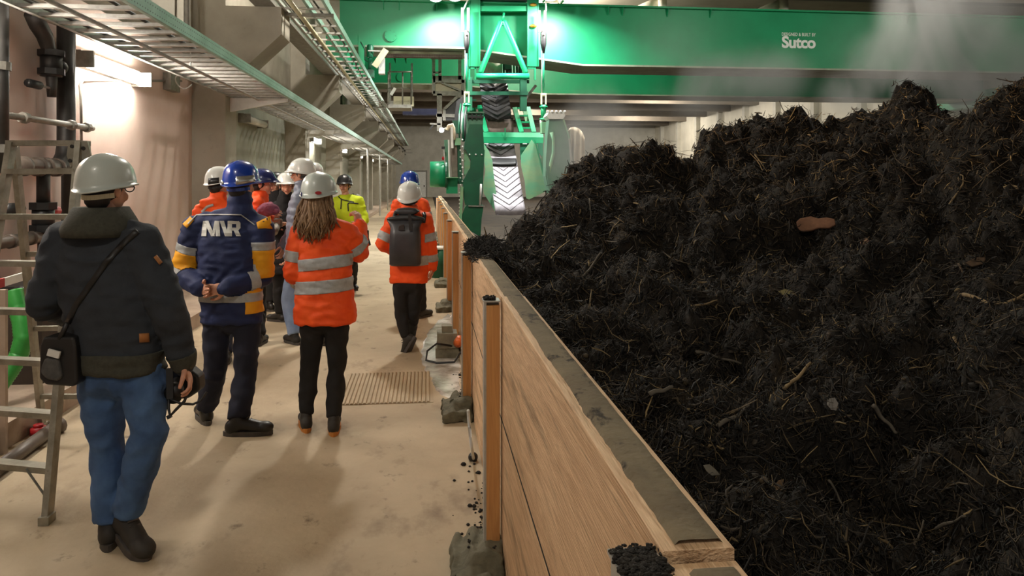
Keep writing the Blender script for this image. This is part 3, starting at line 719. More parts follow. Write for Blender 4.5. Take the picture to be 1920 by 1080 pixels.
mid = a.lerp(b, 0.62)
railing(pf, [a, mid, b], PY(750, 135, YP).z - a.z)
railing(pf, [b, b + Vector((0, 1.0, 0))], PY(750, 135, YP).z - a.z)
MB().bar(PY(733, 178, YP - 0.05), PY(741, 165, YP - 0.05), 0.06, 0.09).build('lamp', MAT['white_paint'], pf)
for q in (a, b): MB().bar(q + Vector((0, 1.0, -0.05)), Vector((q.x, YP + 1.0, 5.46)), 0.06, 0.06).build('hanger', MAT['galv_dull'], pf)
MB().bar(Vector((a.x, YP + 1.0, a.z - 0.05)), Vector((-2.1, YP + 1.0, 4.9)), 0.08, 0.08).build('bracket', MAT['galv_dull'], pf)
MB().cbox(PY(757, 190, YP + 0.02), (0.62, 0.04, 0.3)).build('kick_plate', MAT['cream_steel'], pf)
Y2 = 23.6
pg = thing('service_platform', 'grey steel access cage hanging left of the green loader', 'platform', PY(840, 260, Y2))
def pb(u0, v0, u1, v1, w=0.1, h=0.1, y=Y2, name='frame_bar', m=MAT['galv_dull']): return MB().bar(PY(u0, v0, y), PY(u1, v1, y), w, h, (0, 1, 0)).build(name, m, pg)
pb(813, 106, 813, 176); pb(825, 106, 825, 152); pb(862, 106, 862, 150); pb(868, 150, 868, 210)
pb(808, 108, 868, 108); pb(812, 146, 868, 146, 0.12); pb(812, 152, 872, 153); pb(812, 175, 872, 176, 0.14)
pb(828, 155, 868, 172, 0.06); pb(812, 136, 826, 136, 0.05)
MB().prism([PY(814, 154, Y2 + 0.1), PY(866, 154, Y2 + 0.1), PY(866, 174, Y2 + 0.1), PY(814, 174, Y2 + 0.1)], (0, 0.04, 0)).build('side_panel', MAT['cream_steel'], pg)
pb(824, 176, 824, 246, 0.16); pb(818, 216, 866, 218, 0.1); pb(806, 232, 826, 233, 0.05)
MB().prism([PY(858, 182, Y2), PY(870, 182, Y2), PY(870, 226, Y2), PY(833, 226, Y2), PY(833, 205, Y2)], (0, 0.6, 0)).build('cabin_window', MAT['black'], pg)
for q in (((858, 181), (833, 205)), ((833, 205), (833, 226)), ((858, 181), (870, 181))): pb(*q[0], *q[1], 0.09, 0.1, Y2 - 0.03)
p = PY(808, 237, Y2); MB().bar(PY(806, 243, Y2), PY(813, 233, Y2), 0.05, 0.05).build('sensor', MAT['black'], pg)

# flood lamps on the front edge of the crane
FLENS = emis('flood_lens', (1.0, 1.0, 0.98), 6.0)
for i, (u, v) in enumerate(((817, -3), (853, -4), (1032, -4), (1068, -2))):
    p = PY(u, v, 19.7)
    t = thing('flood_lamp', ['flood lamp on the crane left of the loader, outermost', 'flood lamp on the crane left of the loader, inner one', 'flood lamp on the crane right of the loader, inner one', 'flood lamp on the crane right of the loader, outermost'][i], 'light', p, 'flood lamps on the crane')
    t['label'] = t['label'].replace(', ', ' and ')
    MB().tube([p + Vector((0, 0.12, 0.2)), p + Vector((0, 0.05, 0.14)), p + Vector((0, 0, 0.02))], [0.09, 0.17, 0.19], 18).build('housing', MAT['galv_dull'], t, True)
    mb = MB(); mb.ell(p + Vector((0, -0.01, -0.0)), (0.17, 0.17, 0.09)); mb.build('lens', FLENS, t, True)
    MB().bar(p + Vector((0, 0.1, 0.15)), p + Vector((0, 1.3, 0.2)), 0.05, 0.05).build('bracket', GR, t)
    area_light('flood_light', p + Vector((0, -0.12, -0.12)), PY(940 + (u - 942) * 0.45, 330, 20.9), 0.3, FLOOD_W, (1, 1, 0.97), spread=160)

# =================================================================== LOADER HANGING FROM THE CRANE TROLLEY
ld = thing('conveyor_loader', 'green loader with steep chevron belt between two digging arms hanging from the crane', 'loader', PY(940, 410, 20.5))
def P(u, v, y): return PY(u, v, y)
def bar(u0, v0, u1, v1, y, w, h, name, m=GR, y2=None, par=None): return MB().bar(P(u0, v0, y), P(u1, v1, y if y2 is None else y2), w, h, (0, 1, 0)).build(name, m, par or ld)
def plate(px, y, t, name, m, par=None, smooth=False): return MB().prism([P(u, v, y) for u, v in px], (0, t, 0)).build(name, m, par or ld, smooth)
# masts
for u, w_ in ((889, 0.27), (998, 0.27)):
    mb = MB(); a, b = P(u, -6, 20.75), P(u, 126, 20.75)
    mb.bar(a, b, w_, 0.3, (0, 1, 0)); m_ = mb.build('mast', GR, ld)
    mb = MB(); mb.bar(a + Vector((-w_ / 2 - 0.01, -0.16, 0)), b + Vector((-w_ / 2 - 0.01, -0.16, 0)), 0.03, 0.03, (0, 1, 0)); mb.bar(a + Vector((w_ / 2 + 0.01, -0.16, 0)), b + Vector((w_ / 2 + 0.01, -0.16, 0)), 0.03, 0.03, (0, 1, 0)); mb.build('edge_rail', GR, m_)
for v in (9, 49): 
    p = P(1000, v, 20.55); MB().ell(p, (0.10, 0.05, 0.05)).build('clamp', MAT['yellow'], ld, True)
bar(893, 17, 992, 17, 20.7, 0.14, 0.14, 'top_beam')
MB().box((P(897, 0, 21.0).x, 20.9, 6.76), (P(988, 0, 21.0).x, 22.6, 7.12)).build('trolley_frame', MAT['black'], ld)
for a, b in ((939, 902), (946, 985)):
    mb = MB(); mb.capsule(P(a, 42, 20.55), 0.075, P(b, 134, 20.55), 0.075, 12); mb.build('diagonal_strut', GP if False else GR, ld, True)
MB().prism([P(938, 47, 20.5), P(942, 41, 20.5), P(947, 47, 20.5)], (0, 0.12, 0)).build('apex_plate', GR, ld)
MB().cyl(P(945, 24, 20.6), P(943, 38, 20.6), 0.03, 8).build('eye_bolt', GR, ld, True)
MB().cyl(P(893, 143, 20.5), P(992, 143, 20.5), 0.085, 16).build('cross_tube', GR, ld, True)
for u in (880, 891, 984, 1003): bar(u, 127, u, 150, 20.65, 0.04, 0.06, 'hanger')
for u in (886, 994): bar(u - 7, 128, u + 7, 128, 20.65, 0.04, 0.06, 'hanger')
# dark lower frame
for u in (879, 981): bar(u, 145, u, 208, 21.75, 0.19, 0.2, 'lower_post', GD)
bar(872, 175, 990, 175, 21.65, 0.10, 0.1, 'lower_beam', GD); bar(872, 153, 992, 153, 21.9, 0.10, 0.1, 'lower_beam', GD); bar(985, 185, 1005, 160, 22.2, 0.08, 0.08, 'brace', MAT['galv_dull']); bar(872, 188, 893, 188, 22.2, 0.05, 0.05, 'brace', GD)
# motor and pipes between the masts, behind the front girder
MB().cyl(P(905, 128, 23.6), P(940, 128, 23.6), 0.32, 18).build('drive_drum', M('dusty_pink_grey_steel', (176, 160, 150), (150, 134, 124), rough=0.6), ld, True)
for i, u in enumerate((944, 950, 956, 963, 969, 975, 981)):
    MB().cyl(P(u, 104 + i, 23.4 + 0.1 * (i % 2)), P(u + 1, 146, 23.4), 0.035 + 0.01 * (i % 3), 8).build('hydraulic_pipe', MAT['pipe'] if i % 3 else GD, ld, True)
MB().cbox(P(952, 122, 23.3), (0.22, 0.2, 0.3)).build('valve_block', MAT['black'], ld)

# hoists left and right
for s, (u, du) in enumerate(((873, 0), (1017, 0))):
    y = 20.2
    for dx in (-6, 5): MB().bar(P(u + dx, 15 if s == 0 else 20, y), P(u + dx * 0.9, 60, y), 0.06, 0.06, (0, 1, 0)).build('hook_link', MAT['cream_steel'], ld)
    MB().bar(P(u + 6 - 12 * (1 - s) * 0 , -5, y), P(u - 5 if s == 0 else u + 7, 20, y), 0.035, 0.035, (0, 1, 0)).build('hook_rod', MAT['white_paint'], ld)
    hb = MB().tube([P(u + 2, 57, y), P(u + 2, 62, y), P(u + 2, 82, y), P(u + 2, 100, y)], [0.06, 0.085, 0.085, 0.03], 12).build('hook_block', MAT['black'], ld, True)
    MB().cyl(P(u + 2, 64, y - 0.1), P(u + 2, 64, y + 0.1), 0.05, 12).build('sheave', MAT['galv'], hb, True)
    MB().cyl(P(u + 2, 95, y), P(u + 2, 174, y), 0.026, 8).build('lift_rod', GR, ld, True)
    MB().cyl(P(u - 1, 95, y), P(u - 1, 174, y), 0.012, 6).build('wire_rope', MAT['galv'], ld, True)
    v0 = 172 if s == 0 else 175
    for dx in (-4, 4): MB().bar(P(u + 2 + dx, v0, y), P(u + 2 + dx, v0 + 21, y), 0.035, 0.09, (0, 1, 0)).build('clevis', MAT['cream_steel'], ld)
    MB().cyl(P(u - 3, v0 + 3, y), P(u + 7, v0 + 3, y), 0.05, 10).build('clevis_pin', MAT['cream_steel'], ld, True)
    cy = MB().cyl(P(u + 2, v0 + 22, y), P(u + 2, v0 + 48, y), 0.075, 14).build('cylinder', GR, ld, True)
    for v in (v0 + 24, v0 + 47): MB().cyl(P(u + 2, v, y), P(u + 2, v + 3, y), 0.11, 14).build('flange', GR, cy, True)
MB().cyl(P(1015, 222, 20.2), P(1016, 245, 20.2), 0.05, 10).build('lift_pin', MAT['galv'], ld, True)
MB().cbox(P(1022, 240, 19.95), (0.22, 0.3, 0.30)).build('bracket_box', GP, ld)

# belt
st_light = [((958, 404), 19.90, 29), ((955, 385), 20.10, 28.5), ((949, 350), 20.60, 28), ((943, 315), 21.10, 28), ((938, 285), 21.6, 28), ((934, 262), 21.95, 28), ((933, 240), 22.25, 27), ((933, 232), 22.35, 27)]
st_dark = [((933, 224), 21.95, 26), ((932, 212), 21.82, 26), ((930, 195), 21.87, 26), ((928, 180), 22.0, 26), ((926, 165), 22.25, 26), ((924, 155), 22.55, 26), ((923, 150), 23.0, 26)]
def belt(st, name, m, label=None):
    rings = []
    for (u, v), y, hw in st:
        c = P(u, v, y); h = hw * y / F
        row = []
        for f in (-1, -0.85, -0.45, 0, 0.45, 0.85, 1): row.append(c + Vector((h * f, -0.05 * abs(f) ** 2, 0.02 * abs(f))))
        for f in (1, 0, -1): row.append(c + Vector((h * f, 0.06, 0.03)))
        rings.append(row)
    return MB().loft(rings).build(name, m, ld, True)
b1 = belt(st_light, 'belt', MAT['belt']); tag(b1, 'pale worn lower belt')
b2 = belt(st_dark, 'belt', MAT['belt_dark']); tag(b2, 'black upper belt')
def chevron(st, v, m, par, rise, w=0.026, h=0.012):
    def at(vv):
        for (a, b) in zip(st[:-1], st[1:]):
            lo, hi = sorted((a[0][1], b[0][1]))
            if lo <= vv <= hi:
                f = (vv - a[0][1]) / (b[0][1] - a[0][1]); return (a[0][0] + f * (b[0][0] - a[0][0]), a[1] + f * (b[1] - a[1]), a[2] + f * (b[2] - a[2]))
        e = st[0] if abs(vv - st[0][0][1]) < abs(vv - st[-1][0][1]) else st[-1]
        return (e[0][0], e[1], e[2])
    u0, y0, h0 = at(v); u1, y1, h1 = at(v - rise)
    mb = MB(); c = P(u0, v, y0) + Vector((0, -0.006, 0))
    for s in (-1, 1): 
        e = P(u1 + s * h1 * 0.98, v - rise, y1) + Vector((0, -0.062, 0.02)); mid = c.lerp(e, 0.5) + Vector((0, 0.012, 0))
        mb.bar(c, mid, w, h, (0, 1, 0)); mb.bar(mid, e, w, h, (0, 1, 0))
    mb.build('chevron', m, par)
CHV = M('grey_chevron_rib', (96, 90, 94), (72, 68, 70), rough=0.7)
for v in (320, 330, 341, 351, 362, 373, 384, 395): chevron(st_light, v, CHV, b1, 18)
for v in (259, 267, 275, 283, 291): chevron(st_light, v, CHV, b1, 15)
for v in (222, 214, 206, 198, 190, 182, 174, 167, 161): chevron(st_dark, v, MAT['belt_dark'], b2, 11, 0.06, 0.07)
# soiled belt part where the tyre-like upper belt dives under
bb_ = [((934, 252), 22.03, 29), ((934, 238), 22.12, 29), ((933, 222), 22.15, 29)]
tag(belt(bb_, 'belt', MAT['belt_brown']), 'brown soiled belt piece under the black belt')
dk = [((939, 311), 21.10, 30), ((939, 305), 21.20, 30), ((938, 298), 21.31, 30)]
tag(belt(dk, 'belt_strip', MAT['black']), 'black strip across the pale belt')
# conveyor side frames
for ua, ub, va, vb in ((899, 912, 200, 250), (965, 978, 204, 250), (990, 1001, 203, 250)):
    MB().bar(P(ua, va, 22.3), P(ub, vb, 21.4), 0.13, 0.12, (0, 1, 0)).build('side_frame', GR, ld)
for v in (203, 217, 229, 240):
    f = (v - 203) / 47; y = 22.3 - 0.9 * f
    bar(966 + 12 * f, v, 992 + 10 * f, v, y, 0.05, 0.08, 'frame_rung'); 
    if v < 235: bar(880 + 8 * f, v, 900 + 12 * f, v, y, 0.05, 0.08, 'frame_rung')
bar(881, 202, 888, 250, 22.3, 0.12, 0.12, 'side_frame', GR, 21.4)
plate([(881, 203), (893, 203), (893, 216), (881, 216)], 22.2, 0.05, 'gusset_plate', GR)
plate([(980, 206), (988, 206), (993, 228), (985, 228)], 22.0, 0.05, 'gusset_plate', GP)
# big cross beam
yb_ = 21.25
a, b = P(906, 268, yb_), P(1019, 268, yb_); zt = P(950, 257, yb_).z; zu = P(950, 247.5, yb_).z
MB().prism([(a.x, yb_, a.z), (a.x, yb_, zt), (a.x, yb_ + 0.12, zu), (a.x, yb_ + 0.28, zu), (a.x, yb_ + 0.28, a.z)], (b.x - a.x, 0, 0)).build('cross_beam', GR, ld)
MB().bar(P(947, 240, yb_ - 0.02), P(947, 260, yb_ - 0.02), 0.03, 0.03, (0, 1, 0)).build('sensor_rod', GR, ld)
plate([(1008, 268), (1018, 268), (1019, 300), (1010, 285)], 21.2, 0.06, 'beam_cheek', GD)
plate([(905, 270), (912, 268), (912, 300), (905, 300)], 21.2, 0.06, 'beam_cheek', GD); plate([(975, 268), (992, 268), (985, 285), (976, 300)], 21.3, 0.06, 'beam_cheek', GD)
for u in (912, 984): bar(u - 4, 269.5, u + 4, 269.5, 21.2, 0.02, 0.03, 'latch', MAT['white_paint'])
# chute plates beside the belt
plate([(906, 268), (916, 282), (923, 300), (926, 330), (931, 368), (932, 403), (907, 362), (906, 348), (910, 320), (907, 295)], 20.35, 0.03, 'chute_plate', GP)
plate([(977, 292), (982, 284), (992, 270), (997, 262), (1003, 270), (1012, 305), (1025, 352), (1021, 360), (992, 374), (987, 372), (984, 340), (977, 310)], 20.2, 0.03, 'chute_plate', GP)
plate([(1003, 262), (1007, 272), (1024, 340), (1021, 342)], 20.12, 0.12, 'chute_edge', GR)
plate([(1012, 300), (1020, 288), (1026, 320), (1036, 352), (1026, 356)], 20.2, 0.03, 'chute_plate', GP)

# left digging arm: faceted dark green plates
al = []
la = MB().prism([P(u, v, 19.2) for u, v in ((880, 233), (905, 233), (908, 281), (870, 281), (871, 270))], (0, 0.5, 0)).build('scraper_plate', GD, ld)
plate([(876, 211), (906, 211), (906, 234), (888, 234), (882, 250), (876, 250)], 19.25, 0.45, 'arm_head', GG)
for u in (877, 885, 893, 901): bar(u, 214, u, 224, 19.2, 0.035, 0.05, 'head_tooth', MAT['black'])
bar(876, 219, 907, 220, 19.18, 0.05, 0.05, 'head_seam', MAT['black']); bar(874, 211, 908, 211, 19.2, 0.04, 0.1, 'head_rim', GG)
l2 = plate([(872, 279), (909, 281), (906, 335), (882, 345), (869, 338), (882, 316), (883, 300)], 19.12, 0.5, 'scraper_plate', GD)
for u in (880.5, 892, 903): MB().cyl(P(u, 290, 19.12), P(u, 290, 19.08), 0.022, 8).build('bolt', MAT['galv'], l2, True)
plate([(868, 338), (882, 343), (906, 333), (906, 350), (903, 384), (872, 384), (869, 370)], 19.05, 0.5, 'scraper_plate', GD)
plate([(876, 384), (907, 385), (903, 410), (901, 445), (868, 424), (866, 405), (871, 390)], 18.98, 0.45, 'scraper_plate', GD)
plate([(870, 281), (876, 290), (882, 305), (882, 314), (870, 332)], 19.35, 0.04, 'scraper_liner', GP)
plate([(871, 384), (879, 398), (877, 400), (871, 392)], 19.0, 0.05, 'scraper_liner', GP)
MB().tube([P(902, 345, 19.0), P(900, 385, 19.0)], 0.03, 8).build('scraper_rod', MAT['galv'], ld, True)
MB().bar(P(878, 386, 18.95), P(909, 387, 18.95), 0.03, 0.05, (0, 1, 0)).build('wear_bar', MAT['galv_dull'], ld)
bar(866, 350, 863, 418, 19.0, 0.07, 0.2, 'chain_guard', GP)
for i in range(9): MB().ell(P(861.5, 354 + i * 7, 18.95), (0.02, 0.02, 0.02), None, 6, 4).build('chain_bolt', MAT['white_paint'], ld)
# arm drive on the left: drum, box, plates, chain
yd = 18.9
a, b = P(806, 327, yd), P(834, 327, yd)
dm = MB().tube([a, a + Vector((0.01, 0, 0)), b, b + Vector((0.01, 0, 0))], [0.30, 0.325, 0.325, 0.30], 30).build('drive_drum', GR, ld, True)
MB().cyl(b, b + Vector((0.05, 0, 0)), 0.345, 30).build('drum_flange', GD, dm)
plate([(837, 333), (858, 333), (858, 363), (837, 363)], 18.85, 0.4, 'gear_box', GR)
bar(836, 333, 859, 333, 18.8, 0.02, 0.5, 'box_lip', GP)
plate([(833, 262), (840, 262), (843, 332), (836, 332)], 18.95, 0.3, 'guard_plate', GG)
bar(841, 262, 842.5, 332, 18.8, 0.035, 0.05, 'guard_edge', MAT['white_paint']); bar(847, 238, 848, 278, 18.85, 0.06, 0.05, 'guard_edge', MAT['white_paint'])
MB().tube([P(838, 244, 18.95), P(842, 236, 18.95), P(848, 234, 18.95), P(850, 240, 18.95), P(851, 262, 18.95)], 0.05, 10).build('hose_arch', MAT['tarp'], ld, True)
plate([(846, 240), (852, 238), (857, 270), (858, 332), (848, 332), (846, 300)], 19.1, 0.3, 'guard_plate', MAT['belt_brown'])
plate([(856, 258), (862, 258), (868, 345), (858, 345)], 19.2, 0.3, 'chain_case', GD)
for i in range(14): MB().ell(P(867 - 0.2 * (i % 2) * 20, 262 + i * 6.5, 19.05), (0.022, 0.022, 0.022), None, 6, 4).build('chain_bolt', MAT['white_paint'], ld)
plate([(853, 259), (864, 259), (864, 272), (853, 272)], 19.0, 0.1, 'bracket_plate', GP)
for i, (u, r) in enumerate(((868, 0.035), (872, 0.03), (866, 0.02), (861, 0.02))):
    MB().tube([P(u + 3, 195, 20.3), P(u, 215, 19.7), P(u - 1, 240, 19.5), P(u + 1, 265, 19.4)], r, 8).build('hydraulic_hose', [GD, MAT['cable'], MAT['galv'], GD][i], ld, True)
plate([(848, 226), (868, 226), (864, 250), (856, 250)], 19.8, 0.3, 'bracket_plate', GD); plate([(856, 190), (868, 180), (868, 226), (852, 226)], 20.6, 0.3, 'bracket_plate', MAT['black'])
bar(832, 280, 838, 345, 18.7, 0.03, 0.03, 'sensor_post', MAT['galv']); MB().cbox(P(831, 277, 18.7), (0.09, 0.1, 0.06)).build('sensor', MAT['black'], ld)
MB().ell(P(831, 297, 18.7), (0.035, 0.03, 0.05)).build('beacon', MAT['red'], ld, True)
# small lamp beside the arm
p = P(828, 244, 18.9)
lm = thing('work_lamp', 'small glowing round work lamp left of the dark green arm', 'light', p)
MB().ell(p, (0.062, 0.05, 0.062)).build('lens', FLENS, lm, True); MB().cyl(p + Vector((0, 0.05, 0)), p + Vector((0.12, 0.1, 0.05)), 0.03, 8).build('bracket', MAT['galv_dull'], lm, True)
# right digging arm
ra = [P(u, v, 19.3) for u, v in ((1030, 222), (1057, 222), (1061, 236), (1066, 262), (1069, 300), (1066, 330), (1048, 358), (1030, 362), (1023, 330), (1024, 295), (1027, 250))]
MB().prism(ra, (0, 0.5, 0)).build('scraper_plate', GG, ld)
plate([(1025, 217), (1029, 210), (1058, 210), (1060, 217), (1056, 223), (1030, 223)], 19.2, 0.6, 'arm_head', MAT['white_paint'])
for u in (1027, 1035, 1043, 1051, 1059): MB().ell(P(u, 209, 19.15), (0.035, 0.03, 0.03), None, 6, 4).build('head_bolt', MAT['white_paint'], ld)
MB().tube([P(1034, 248, 19.25), P(1038, 262, 19.25), P(1038, 285, 19.25), P(1033, 308, 19.25), P(1030, 330, 19.25)], [0.05, 0.04, 0.045, 0.045, 0.03], 8).build('hose', GP, ld, True)
plate([(1024, 313), (1036, 310), (1052, 322), (1048, 356), (1030, 360)], 19.22, 0.05, 'scraper_liner', GG)
bar(1056, 224, 1067, 260, 19.3, 0.04, 0.1, 'arm_edge', GP)
# beige curtain
mb = MB(); top = [(1064, 246), (1070, 239), (1078, 238), (1086, 241), (1092, 248), (1096, 258)]; bot = [(1066, 250), (1070, 268), (1074, 300), (1078, 326), (1090, 345), (1098, 340)]
rings = []
for k in range(9):
    f = k / 8; row = []
    for i in range(16):
        g = i / 15 * 5; j = min(int(g), 4); h = g - j
        tu = top[j][0] + (top[j + 1][0] - top[j][0]) * h; tv = top[j][1] + (top[j + 1][1] - top[j][1]) * h
        bu = bot[j][0] + (bot[j + 1][0] - bot[j][0]) * h; bv = bot[j][1] + (bot[j + 1][1] - bot[j][1]) * h
        row.append(P(tu + (bu - tu) * f, tv + (bv - tv) * f, 19.7 + 0.07 * math.sin(i * 1.5) * (0.3 + f)))
    rings.append(row + [q + Vector((0, 0.025, 0)) for q in row[::-1]])
mb.loft(rings); mb.build('curtain', MAT['tarp'], ld, True)

# writing on the front girder
def text_mesh(body, bold=0.0, shear=0.0, space=1.0):
    c = bpy.data.curves.new('t', 'FONT'); c.body = body; c.offset = bold; c.shear = shear; c.space_character = space; c.align_x = 'LEFT'; c.resolution_u = 4
    o = bpy.data.objects.new('t', c); COL.objects.link(o); dg = bpy.context.evaluated_depsgraph_get(); dg.update()
    me = bpy.data.meshes.new_from_object(o.evaluated_get(dg), depsgraph=dg)
    bpy.data.objects.remove(o); bpy.data.curves.remove(c)
    return me
def flat_text(body, lo, hi, y, mat, name, par, bold=0.0, space=1.0):
    me = text_mesh(body, bold, 0, space); v, _ = mesh_arrays(me); mn = v.min(0); mx = v.max(0)
    A = (v - mn) / np.maximum(mx - mn, 1e-6); out = np.empty_like(v)
    out[:, 0] = lo[0] + A[:, 0] * (hi[0] - lo[0]); out[:, 2] = lo[1] + A[:, 1] * (hi[1] - lo[1]); out[:, 1] = y
    me.vertices.foreach_set('co', out.ravel()); me.update(); me.materials.append(mat); me.name = name
    return link(name, me, par, Vector((0, 0, 0)))
MW = M('white_lettering', (225, 232, 226), rough=0.5)
a = P(1466, 90, YG - 0.006); b = P(1529.5, 68.5, YG - 0.006)
tx = flat_text('Sutco', (a.x, a.z), (b.x, b.z), YG - 0.006, MW, 'lettering', cr, 0.035, 0.95); tag(tx, 'large white lettering')
a = P(1466, 67, YG - 0.006); b = P(1529.5, 62.2, YG - 0.006)
tx = flat_text('DESIGNED & BUILT BY', (a.x, a.z), (b.x, b.z), YG - 0.006, MW, 'lettering', cr, 0.012, 1.05); tag(tx, 'small white lettering')

# things beyond: bluish lit band coloured onto a beam, ceiling ducts
bl = thing('blue_lit_band', 'beam coloured blue for a lit band far down the hall above the corridor end', 'beam', PY(790, 210, 44))
a = PY(755, 213, 44); b = PY(822, 204, 44); MB().box((a.x, 44, a.z), (b.x, 44.4, b.z)).build('beam', MAT['blueband'], bl); MB().box((a.x, 43.9, a.z - 0.06), (b.x, 44.5, a.z)).build('flange', MAT['blueband'], bl)
for i, (u, v) in enumerate(((1196, 20), (1424, 24))):
    t = thing('ceiling_duct', ['off-white ceiling duct elbow above the crane left of the lettering', 'off-white ceiling duct elbow above the crane nearest the lettering'][i], 'duct', PY(u + 30, v, 23.3))
    dy = 23.5
    MB().tube([PY(u, v, dy), PY(u + 22, v - 10, dy - 0.1), PY(u + 40, v - 17, dy - 0.2)], 0.15, 14).build('duct', MAT['duct'], t, True)
    MB().cyl(PY(u + 46, v + 2, dy - 0.4), PY(u + 46, v - 22, dy - 0.4), 0.14, 12).build('drop_pipe', MAT['duct'], t, True)
    MB().cyl(PY(u + 38, v - 14, dy - 0.3), PY(u + 50, v - 15, dy - 0.3), 0.17, 12).build('collar', MAT['duct'], t, True)
    MB().cyl(PY(u - 1, v + 1, dy + 0.02), PY(u - 1, v + 1, dy + 0.3), 0.2, 16).build('sleeve', MAT['beam'], t)
# =================================================================== COMPOST HEAP
cp = []   # control points (X, Y, z)
def c_(u, v, d): p = W(u, v, d); cp.append((p.x, p.y, p.z)); return p
sil = [(890, 456, 5.9), (935, 440, 6.6), (970, 420, 7.2), (1000, 396, 7.5), (1030, 358, 8.0), (1060, 325, 8.3), (1090, 305, 8.5), (1130, 264, 8.8), (1180, 262, 8.9), (1230, 282, 9.2), (1290, 288, 9.6), (1330, 245, 9.8), (1390, 217, 10.0), (1460, 218, 10.2), (1540, 236, 10.6), (1600, 222, 11.0), (1650, 203, 11.3), (1680, 175, 11.6), (1715, 168, 11.8), (1755, 192, 11.6), (1790, 220, 11.2), (1830, 212, 10.2), (1870, 182, 9.0), (1920, 152, 8.2), (2000, 110, 8.0), (2150, 90, 8.0)]
for s in sil: c_(*s)
for s in ((1200, 420, 7.2), (1100, 430, 6.9), (1000, 440, 6.6), (1200, 500, 6.2), (1350, 330, 8.4), (1350, 420, 7.3), (1350, 500, 6.3), (1500, 300, 8.8), (1500, 420, 7.2), (1530, 520, 5.8), (1700, 300, 8.8), (1700, 420, 7.0), (1700, 600, 4.7), (1900, 260, 7.3), (1900, 400, 5.9), (1900, 560, 4.4), (1900, 700, 3.4), (1700, 780, 3.2), (1900, 900, 2.5), (1700, 1000, 2.25), (1550, 850, 2.75), (1400, 720, 3.7), (1300, 620, 4.6), (1200, 650, 4.2), (1100, 580, 5.0), (1500, 640, 4.5), (1050, 490, 5.9), (980, 462, 6.1), (930, 470, 5.75), (1900, 1060, 2.0), (1500, 1050, 1.85), (2100, 1000, 2.3), (2100, 600, 4.3), (2100, 350, 6.0), (1150, 340, 8.2), (1250, 340, 8.5), (1700, 230, 10.2), (1600, 270, 9.8), (1830, 250, 9.0), (1450, 260, 9.4)):
    c_(*s)
# along the barrier the heap lies below the plank tops, further along it rises to the top
for y, z in ((0.3, 0.75), (1.0, 0.82), (1.6, 0.86), (2.3, 0.90), (3.0, 0.95), (3.8, 1.0), (4.6, 1.08), (5.2, 1.30), (5.7, 1.42), (6.1, 1.28), (6.6, 0.8), (7.2, 0.45), (8.0, 0.2)):
    cp.append((0.44, y, z))
# behind the ridge it falls away
for s in sil:
    p = W(*s); q = Vector((p.x, p.y, 0)).normalized()
    for dd, k in ((1.2, 0.62), (2.4, 0.3), (4.2, 0.05)): cp.append((p.x + q.x * dd, p.y + q.y * dd, max(0.0, p.z * k)))
for x in (1, 4, 7, 10, 14, 18): cp.append((x, 18.0, 0.0))
for y in (2, 5, 8, 11): cp.append((16.0, y, 2.6)); 
for y in (0.2, 1.0): 
    for x in (2.0, 4.0, 7.0): cp.append((x, y, 0.7 + 0.09 * x))
cp = np.array(cp)
# polyharmonic interpolation
def phi(r): return np.where(r > 1e-9, r, 0)      # linear kernel: no overshoot
D = np.linalg.norm(cp[:, None, :2] - cp[None, :, :2], axis=2)
A = -phi(D) + np.eye(len(cp)) * 0.0 ; n = len(cp)
Pm = np.c_[np.ones(n)]
K = np.block([[A + np.eye(n) * 0.03, Pm], [Pm.T, np.zeros((1, 1))]])
sol = np.linalg.solve(K, np.r_[cp[:, 2], [0]])
def hbase(x, y):
    d = np.sqrt((x[..., None] - cp[:, 0]) ** 2 + (y[..., None] - cp[:, 1]) ** 2)
    return -(phi(d) @ sol[:n]) + sol[n]
# value noise in numpy for relief
def vnoise(x, y, seed):
    r = np.random.default_rng(seed); T = r.random((256, 256))
    xi = np.floor(x).astype(int); yi = np.floor(y).astype(int); fx = x - xi; fy = y - yi
    fx = fx * fx * (3 - 2 * fx); fy = fy * fy * (3 - 2 * fy); xi &= 255; yi &= 255; x1 = (xi + 1) & 255; y1 = (yi + 1) & 255
    return (T[xi, yi] * (1 - fx) + T[x1, yi] * fx) * (1 - fy) + (T[xi, y1] * (1 - fx) + T[x1, y1] * fx) * fy - 0.5
def relief(x, y):
    h = 0.30 * vnoise(x * 1.1, y * 1.1, 1) + 0.75 * (np.abs(vnoise(x * 2.2 + 9, y * 2.2, 2)) - 0.17) + 0.42 * (np.abs(vnoise(x * 5 + 3, y * 5, 3)) - 0.17) + 0.22 * (np.abs(vnoise(x * 11, y * 11 + 5, 4)) - 0.17) + 0.09 * vnoise(x * 28, y * 28, 5) + 0.03 * vnoise(x * 60, y * 60, 6)
    return h
def height(x, y):
    near = np.clip((x - 0.43) / 0.7, 0, 1)
    h = hbase(x, y)
    amp = (0.25 + 0.75 * near) * np.clip(h / 0.6, 0.1, 1) * (1 - 0.45 * np.clip((y - 5.5) / 1.5, 0, 1) * np.clip((3.2 - x) / 1.5, 0, 1))
    return np.maximum(h + relief(x, y) * amp - 0.10 * np.clip((y - 4) / 2, 0, 1), -0.05)
NXg, NYg = 430, 490
gx = 0.436 + 16.0 * (np.linspace(0, 1, NXg) ** 1.75)
gy = 0.25 + 17.5 * (np.linspace(0, 1, NYg) ** 1.5)
GX, GY = np.meshgrid(gx, gy, indexing='ij')
GZ = np.empty_like(GX)
for i in range(0, NXg, 10): GZ[i:i + 10] = height(GX[i:i + 10], GY[i:i + 10])
